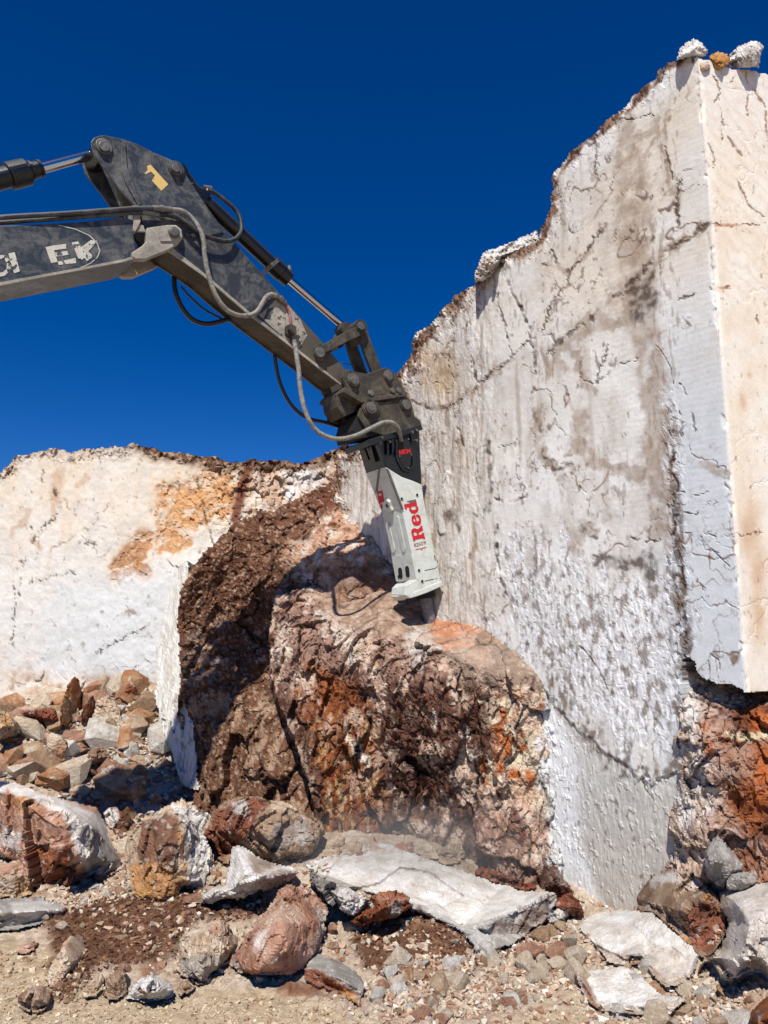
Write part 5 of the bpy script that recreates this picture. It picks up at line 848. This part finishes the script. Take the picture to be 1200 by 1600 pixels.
rock('stone_block', 'flat pinkish stone at the edge of the gravel on the left', [(25,1488),(36,1476),(50,1471),(60,1474),(54,1484),(42,1489)], 'pink', bulge=.3)
rock('stone_block', 'curved cream stone beside the bright white one, lower left', [(128,1550),(138,1540),(150,1535),(158,1520),(166,1530),(160,1545),(150,1556),(132,1558)], 'cream', bulge=.3)
rock('stone_block', 'grey brown stone behind the bright white one, lower left', [(160,1552),(164,1530),(176,1516),(192,1514),(200,1530),(198,1550),(184,1564),(168,1562)], 'tan', bulge=.35)
rock('stone_block', 'tan cube under the rounded pale boulder', [(275,1548),(284,1530),(294,1528),(304,1545),(295,1553),(280,1556)], 'beige', bulge=.3)
rock('stone_block', 'tall rusty pointed rock standing at the top of the left rubble pile', [(92,1122),(96,1095),(104,1070),(114,1056),(124,1059),(127,1078),(122,1100),(118,1122),(108,1136),(96,1134)], 'ochre', [([(98,1055),(126,1058),(124,1085),(100,1090)], 'rust', .8), ([(98,1095),(120,1095),(116,1130),(98,1125)], 'cream', .5)], bulge=.3, lift=.2)
rock('stone_block', 'reddish block with a white top next to the tall rusty rock', [(22,1108),(40,1100),(62,1098),(88,1108),(95,1122),(92,1130),(70,1131),(44,1126),(30,1126)], 'red', [([(20,1105),(60,1096),(92,1108),(60,1108),(40,1110)], 'cream', .9)], bulge=.3, lift=.25)
rock('stone_block', 'purple brown blade of rock right of the tall rusty rock', [(126,1128),(130,1104),(138,1090),(146,1083),(150,1096),(144,1116),(138,1130)], 'red', bulge=.3, lift=.2)
rock('stone_block', 'rust coloured stone at the very top of the left rubble pile', [(180,1082),(186,1068),(202,1062),(216,1074),(212,1084),(202,1092),(186,1088)], 'rust', bulge=.35, lift=.15)
rock('stone_block', 'wedge of brown rock with a dark shadow below, middle of the left rubble pile', [(118,1200),(130,1184),(142,1170),(160,1163),(172,1178),(176,1186),(158,1192),(136,1198)], 'tan', [('any', 'brown', .6)], bulge=.3, lift=.2)
rock('stone_block', 'tall cream and orange knob in the middle of the left rubble pile', [(72,1168),(72,1146),(86,1143),(98,1150),(106,1165),(102,1190),(90,1196),(80,1184)], 'cream', [([(86,1160),(104,1160),(100,1194),(86,1190)], 'rust', .6)], bulge=.35, lift=.2)
rock('stone_block', 'large cream slab streaked grey leaning on the left rubble pile', [(142,1125),(150,1095),(165,1086),(180,1094),(188,1112),(196,1140),(186,1150),(166,1144),(150,1136)], 'cream', [('any', 'beige', .6)], bulge=.2, lift=.1)
rock('stone_block', 'rounded pale rock at the left photo edge beside the rubble pile', [(-40,1120),(0,1108),(18,1116),(28,1128),(30,1146),(18,1152),(0,1158),(-40,1160)], 'beige', [([(0,1110),(26,1120),(16,1140),(0,1138)], 'ochre', .6)], bulge=.35, lift=.3)
for lab, ol, b in [('first reddish stone behind the white slab, in the dust', [(612,1332),(618,1318),(632,1312),(646,1316),(648,1332),(630,1338)], 'pink'), ('second pale stone behind the white slab', [(648,1334),(652,1320),(670,1317),(684,1326),(686,1342),(668,1344)], 'cream'),
    ('third cracked grey stone behind the white slab', [(682,1346),(688,1326),(706,1316),(724,1320),(728,1336),(718,1350),(696,1352)], 'beige'), ('square pale stone left of the white slab, below the outcrop', [(502,1338),(508,1316),(520,1304),(540,1308),(540,1326),(528,1338)], 'cream'),
    ('rounded beige stone right of the square pale one', [(536,1334),(544,1314),(556,1310),(568,1320),(562,1332),(548,1338)], 'beige'), ('low rusty ledge stone behind the right half of the white slab', [(738,1364),(752,1354),(790,1358),(822,1372),(842,1386),(820,1392),(780,1382)], 'red')]:
    rock('stone_block', lab, ol, b, bulge=.3, lift=-.1)

# ================================================================== RUBBLE: loose stones
def stone_mesh(seed, n=2):
    """angular chip: convex hull of a few points on a squashed ball"""
    import bmesh
    r = np.random.default_rng(seed)
    bm = bmesh.new()
    if n == 3: bmesh.ops.create_icosphere(bm, subdivisions=3, radius=1)
    else:
        k = 17 if n == 2 else 9; p = r.normal(size=(k, 3)); p /= np.linalg.norm(p, axis=1)[:, None]; p *= r.uniform(.75, 1.1, (k, 1)); p *= r.uniform(.6, 1.3, 3)*[1, 1, .7]
        for v in p: bm.verts.new(v)
        bmesh.ops.convex_hull(bm, input=bm.verts); bmesh.ops.delete(bm, geom=[v for v in bm.verts if not v.link_faces], context='VERTS'); bmesh.ops.triangulate(bm, faces=bm.faces)
    bm.verts.index_update(); V = np.array([v.co[:] for v in bm.verts]); Fc = np.array([[v.index for v in f.verts] for f in bm.faces]); bm.free(); return V, Fc
SC = {'rusty brown': ((176,112,72),(206,166,130)), 'pale cream': ((230,214,192),(208,184,154)), 'off white': ((238,232,222),(206,194,178)), 'beige': ((216,190,160),(182,150,120)), 'pinkish brown': ((198,156,130),(160,116,92)), 'tan': ((196,166,134),(162,126,96))}
def stone_mat(nm):
    a_, b2 = SC[nm]; m, ns, ls, b = new_mat(nm.replace(' ', '_')+'_stone'); co = ns.new('ShaderNodeTexCoord').outputs['Object']; oi = ns.new('ShaderNodeObjectInfo')
    off = ns.new('ShaderNodeVectorMath'); off.operation = 'ADD'; ls.new(co, off.inputs[0]); ls.new(oi.outputs['Location'], off.inputs[1]); co = off.outputs[0]
    n1 = noise_node(ns, ls, co, 1.3, 6, .7); n2 = noise_node(ns, ls, co, 6, 7, .75)
    r0 = ramp(ns, ls, n1.outputs[0], [(.38, L(*a_)), (.58, L(*b2)), (.68, L(236,228,216))]); r1 = ramp(ns, ls, n2.outputs[0], [(.3, (.62, .6, .58)), (.52, (1, 1, 1)), (.75, (1.12, 1.12, 1.12))])
    c = mixc(ns, ls, r0.outputs[0], r1.outputs[0], 1.0, 'MULTIPLY'); ls.new(c, b.inputs['Base Color']); b.inputs['Roughness'].default_value = .9; b.inputs['Specular IOR Level'].default_value = .2
    bp = ns.new('ShaderNodeBump'); bp.inputs['Strength'].default_value = .7; bp.inputs['Distance'].default_value = .15; ls.new(n2.outputs[0], bp.inputs['Height']); ls.new(bp.outputs[0], b.inputs['Normal']); return m
protos = {}
for nm in SC:
    m_ = stone_mat(nm); protos[nm] = []
    for i in range(7):
        V, Fc = stone_mesh(500+i+37*len(protos)); me = bpy.data.meshes.new('rubble_stone'); me.from_pydata([tuple(v) for v in V], [], [tuple(map(int, f)) for f in Fc]); me.materials.append(m_); protos[nm].append(me)
def scatter(poly, n, smin, smax, pw, seed):
    r = np.random.default_rng(seed); out = []; xs_ = [p[0] for p in poly]; ys_ = [p[1] for p in poly]
    while len(out) < n:
        x = r.uniform(min(xs_), max(xs_), 4*n); y = r.uniform(min(ys_), max(ys_), 4*n); k = sdf(x, y, poly) > 0
        for a, b in zip(x[k], y[k]): out.append((a, b, smin+(smax-smin)*r.random()**pw))
    out = np.array(out[:n]); Y = ground_hit(out[:, 0], out[:, 1]); P = at(out[:, 0], out[:, 1], Y); c_, sm, gm = ground_cols(P); P[:, 2] += ground_disp(P, sm, gm); return P, out[:, 2]*Y/F/2, r
Z = dict(mid=[(185,1262),(300,1238),(345,1250),(330,1330),(350,1400),(430,1400),(500,1340),(700,1345),(560,1300),(480,1345),(440,1395),(380,1440),(345,1420),(215,1412),(190,1380)], front=[(60,1440),(200,1420),(400,1420),(560,1450),(560,1570),(480,1560),(400,1530),(270,1560),(190,1570),(70,1600),(0,1600),(0,1480)], left=[(-30,1100),(30,1110),(90,1090),(150,1075),(215,1070),(240,1085),(245,1130),(262,1190),(280,1215),(230,1240),(190,1262),(150,1255),(90,1240),(30,1216),(-30,1210)],
    lower_left=[(100,1385),(150,1372),(195,1375),(215,1408),(180,1415),(120,1425),(105,1410)], centre=[(560,1545),(640,1500),(745,1500),(860,1440),(905,1470),(900,1520),(850,1560),(780,1580),(700,1600),(600,1600)],
    right=[(860,1440),(900,1440),(950,1505),(1000,1508),(1100,1530),(1170,1540),(1172,1600),(1060,1600),(920,1590),(880,1530)], soil=[(545,1450),(640,1430),(740,1480),(760,1500),(700,1540),(600,1540)])
LAB = dict(mid=('between the middle boulders', 'loose stones between the middle boulders', 34, 12, 36, 1.8), front=('in the left foreground', 'loose stones in the left foreground', 26, 8, 30, 2.2), left=('in the left rubble pile', 'loose stones of the left rubble pile', 150, 14, 66, 1.6), lower_left=('among the left boulders', 'small stones among the left boulders', 10, 9, 24, 1.8),
    centre=('in the bottom centre rubble', 'loose stones of the bottom centre rubble', 88, 11, 42, 1.9), right=('at the lower right', 'loose stones at the lower right', 40, 13, 50, 1.6), soil=('in the central soil mound', 'stones in the soil mound', 10, 7, 16, 1.5))
MARKS = [('tall rusty rock', 110, 1095, 'left'), ('red block with white top', 58, 1115, 'left'), ('rust stone at the pile top', 198, 1075, 'left'), ('large cream slab', 168, 1118, 'left'), ('brown wedge', 148, 1182, 'left'), ('cream and orange knob', 88, 1168, 'left'), ('rounded rock at the photo edge', 12, 1132, 'left'), ('marble rib', 262, 1160, 'left'), ('big left boulder', 90, 1230, 'left'), ('brown and orange upright boulder', 262, 1330, 'mid'), ('layered brown boulder', 420, 1290, 'mid'), ('sharp white shard', 400, 1375, 'mid'), ('big white slab', 560, 1350, 'mid'), ('large pink boulder', 440, 1455, 'mid front'), ('rounded pale boulder', 325, 1490, 'front'), ('bright white stone', 235, 1545, 'front'), ('knobbly rock', 105, 1495, 'front'), ('rusty brown stone', 52, 1560, 'front'),
    ('orange edged slab', 522, 1532, 'centre'), ('big white slab', 740, 1470, 'centre right soil'), ('soil mound', 680, 1500, 'centre'), ('lower white slab', 985, 1550, 'centre right'), ('banded slab', 1000, 1470, 'centre right'), ('right edge boulder', 1170, 1450, 'right'), ('dark corner rock', 1186, 1585, 'right'), ('upright orange footed boulder', 250, 1390, 'lower_left'), ('long grey slab', 50, 1430, 'lower_left'), ('reddish stone', 595, 1415, 'soil')]
palw = dict(mid=[.16,.2,.14,.2,.16,.14], front=[.1,.24,.2,.22,.14,.1], left=[.26,.15,.07,.2,.16,.16], lower_left=[.1,.3,.2,.2,.1,.1], centre=[.07,.24,.18,.22,.19,.1], right=[.08,.26,.26,.2,.12,.08], soil=[.1,.3,.2,.2,.1,.1]); seen = set()
for q, z in enumerate(Z):
    where, grp, n, a, b_, pw = LAB[z]; Ps, rs, r = scatter(Z[z], n, a, b_, pw, 40+q); ppx, ppy = project(Ps)
    for p, rad, x, y in zip(Ps, rs, ppx, ppy):
        nm = list(SC)[r.choice(6, p=palw[z])]; o = bpy.data.objects.new('rubble_stone', protos[nm][r.integers(7)]); COL.objects.link(o); spx = rad*2*F/p[1]; rad *= 1.15; o.location = (p[0], p[1], p[2]+rad*.2); o.scale = (rad,)*3
        o.rotation_euler = (r.normal()*.5, r.normal()*.5, r.uniform(0, 6.28)); ms = sorted([(math.hypot(x-m[1], y-m[2]), m) for m in MARKS if z in m[3].split()], key=lambda t: t[0])
        size = 'tiny' if spx < 13 else 'small' if spx < 20 else 'middling' if spx < 29 else 'large'
        for dist, m in ms:
            dx, dy = x-m[1], y-m[2]; dr = ('right of' if dx > 0 else 'left of') if abs(dx) > abs(dy)*1.3 else ('below' if dy > 0 else 'above') if abs(dy) > 1.3*abs(dx) else ('lower ' if dy > 0 else 'upper ')+('right of' if dx > 0 else 'left of')
            nr = 'just ' if dist < 45 else '' if dist < 90 else 'well '
            lab = f'{size} {nm} stone {where}, {nr}{dr} the {m[0]}'
            if lab not in seen and len(lab.split()) <= 16: break
        seen.add(lab); tag(o, lab, 'stone', grp)
# gravel and chips nobody could count
def gravel(name, zones, seed, mat, cols_):
    VV = []; FF = []; CC = []; k = 0; base = [stone_mesh(700+i, 1) for i in range(8)]
    for poly, n, a, b_, pw in zones:
        Ps, rs, r = scatter(poly, n, a, b_, pw, seed+n)
        for p, rad in zip(Ps, rs):
            V, Fc = base[r.integers(8)]; t = r.uniform(0, 6.28); c, s_1 = math.cos(t), math.sin(t); R = np.array([[c, -s_1, 0], [s_1, c, 0], [0, 0, 1]]); u = r.normal()*.5; R = R @ np.array([[1, 0, 0], [0, math.cos(u), -math.sin(u)], [0, math.sin(u), math.cos(u)]])
            VV.append((V @ R.T)*rad*1.2+p+[0, 0, rad*.3]); FF.append(Fc+k); k += len(V); CC.append(np.tile(srgb(*cols_[r.integers(len(cols_))])*r.uniform(.75, 1.1), (len(V), 1)))
    return tag(make_mesh(name, np.concatenate(VV), np.concatenate(FF), mat, colors=np.concatenate(CC), recentre=False), kind='stuff')
ALLR = [(-60,1100),(230,1080),(290,1225),(480,1350),(750,1400),(860,1410),(1000,1400),(1250,1400),(1250,1620),(560,1620),(500,1540),(280,1540),(100,1425),(-260,1400),(-260,1120)]
M_GRAV = rock_mat('gravel_chips', .4, 2, .2)
RC = [(214,196,172),(196,166,140),(228,218,202),(180,140,114),(204,178,152),(160,118,92),(192,170,150),(222,206,184)]
gravel('rubble_chips', [(Z['left'], 2600, 2.5, 12, 2.2), (Z['centre'], 2600, 2, 11, 2), (Z['right'], 1500, 2.5, 12, 2), (Z['lower_left'], 260, 3, 10, 2), (ALLR, 6000, 2.5, 13, 2.4)], 3, M_GRAV, RC)
gravel('gravel', [([(-60,1500),(60,1480),(200,1560),(520,1560),(600,1600),(880,1570),(1250,1600),(1250,1680),(-60,1680)], 5200, 1.5, 6, 2.2), ([(-60,1480),(110,1500),(200,1560),(520,1560),(540,1640),(-60,1640)], 600, 4, 12, 2.4)], 4, M_GRAV, [(216,196,164),(204,180,146),(226,210,182),(190,164,132),(176,146,116)])
gravel('soil_crumbs', [(SOIL_A, 2200, 2, 8, 2.2), (SOIL_B, 1300, 2, 7, 2)], 5, M_GRAV, [(98,66,50),(120,84,62),(84,56,42),(150,112,86),(110,74,54)])
# chips scattered over the top of the front boulder and brown outcrop are part of those rocks' relief

# stones perched on the wall's rim
def perched(label, ol, base, Y, patches=()): rock('rim_stone', label, ol, base, patches, bulge=.35, foot=Y, back=.5, rough=.8)
perched('white stone on the corner of the sawn wall, leftmost on the rim', [(1058,94),(1062,76),(1072,64),(1084,60),(1098,66),(1108,78),(1106,88),(1092,92),(1075,92)], 'white', 7.3)
perched('round orange stone between two white ones on top of the wall', [(1108,98),(1108,84),(1120,80),(1136,82),(1142,90),(1138,102),(1124,110),(1112,108)], 'ochre', 7.35)
perched('largest white block on top of the wall, at its cream side', [(1138,106),(1140,84),(1154,72),(1172,64),(1188,64),(1193,72),(1188,92),(1186,106),(1162,108)], 'white', 7.5)
perched('small cream stone under the orange one on the wall corner', [(1091,112),(1090,97),(1106,95),(1112,106),(1100,114)], 'cream', 7.25)
rock('rim_boulder', 'bright white crumbly boulder on the stepped rim of the wall', [(740,444),(741,425),(746,408),(756,394),(772,388),(790,380),(806,376),(820,366),(840,356),(846,374),(840,392),(818,402),(790,412),(772,428),(756,440)], 'white', [([(738,445),(744,405),(772,398),(776,425)], 'beige', .6)], bulge=.35, foot=9.75, back=.9, rough=1.2)

# ================================================================== the dust hanging at the foot of the boulder
dm = bpy.data.materials.new('dust_air'); dm.use_nodes = True; dn = dm.node_tree.nodes; dl = dm.node_tree.links; dn.remove(dn['Principled BSDF'])
pv = dn.new('ShaderNodeVolumePrincipled'); pv.inputs['Color'].default_value = (.9, .84, .78, 1); pv.inputs['Anisotropy'].default_value = .1
tc = dn.new('ShaderNodeTexCoord'); gr = dn.new('ShaderNodeTexGradient'); gr.gradient_type = 'SPHERICAL'; dl.new(tc.outputs['Object'], gr.inputs[0])
nz = noise_node(dn, dl, tc.outputs['Object'], 2.2, 4, .6); mu = N(dn, 'ShaderNodeMath', operation='MULTIPLY'); dl.new(gr.outputs[1], mu.inputs[0]); dl.new(nz.outputs[0], mu.inputs[1])
m2 = N(dn, 'ShaderNodeMath', operation='MULTIPLY'); m2.inputs[1].default_value = 1.7; dl.new(mu.outputs[0], m2.inputs[0]); dl.new(m2.outputs[0], pv.inputs['Density']); dl.new(pv.outputs[0], dn['Material Output'].inputs['Volume'])
V, Fc = stone_mesh(1, 3); V /= np.linalg.norm(V, axis=1)[:, None]
du = make_mesh('dust_cloud', V, Fc, dm, recentre=False, smooth_=True); p = at(640, 1325, 8.9); du.location = p; du.scale = (1.7, .9, .55); tag(du, kind='stuff')
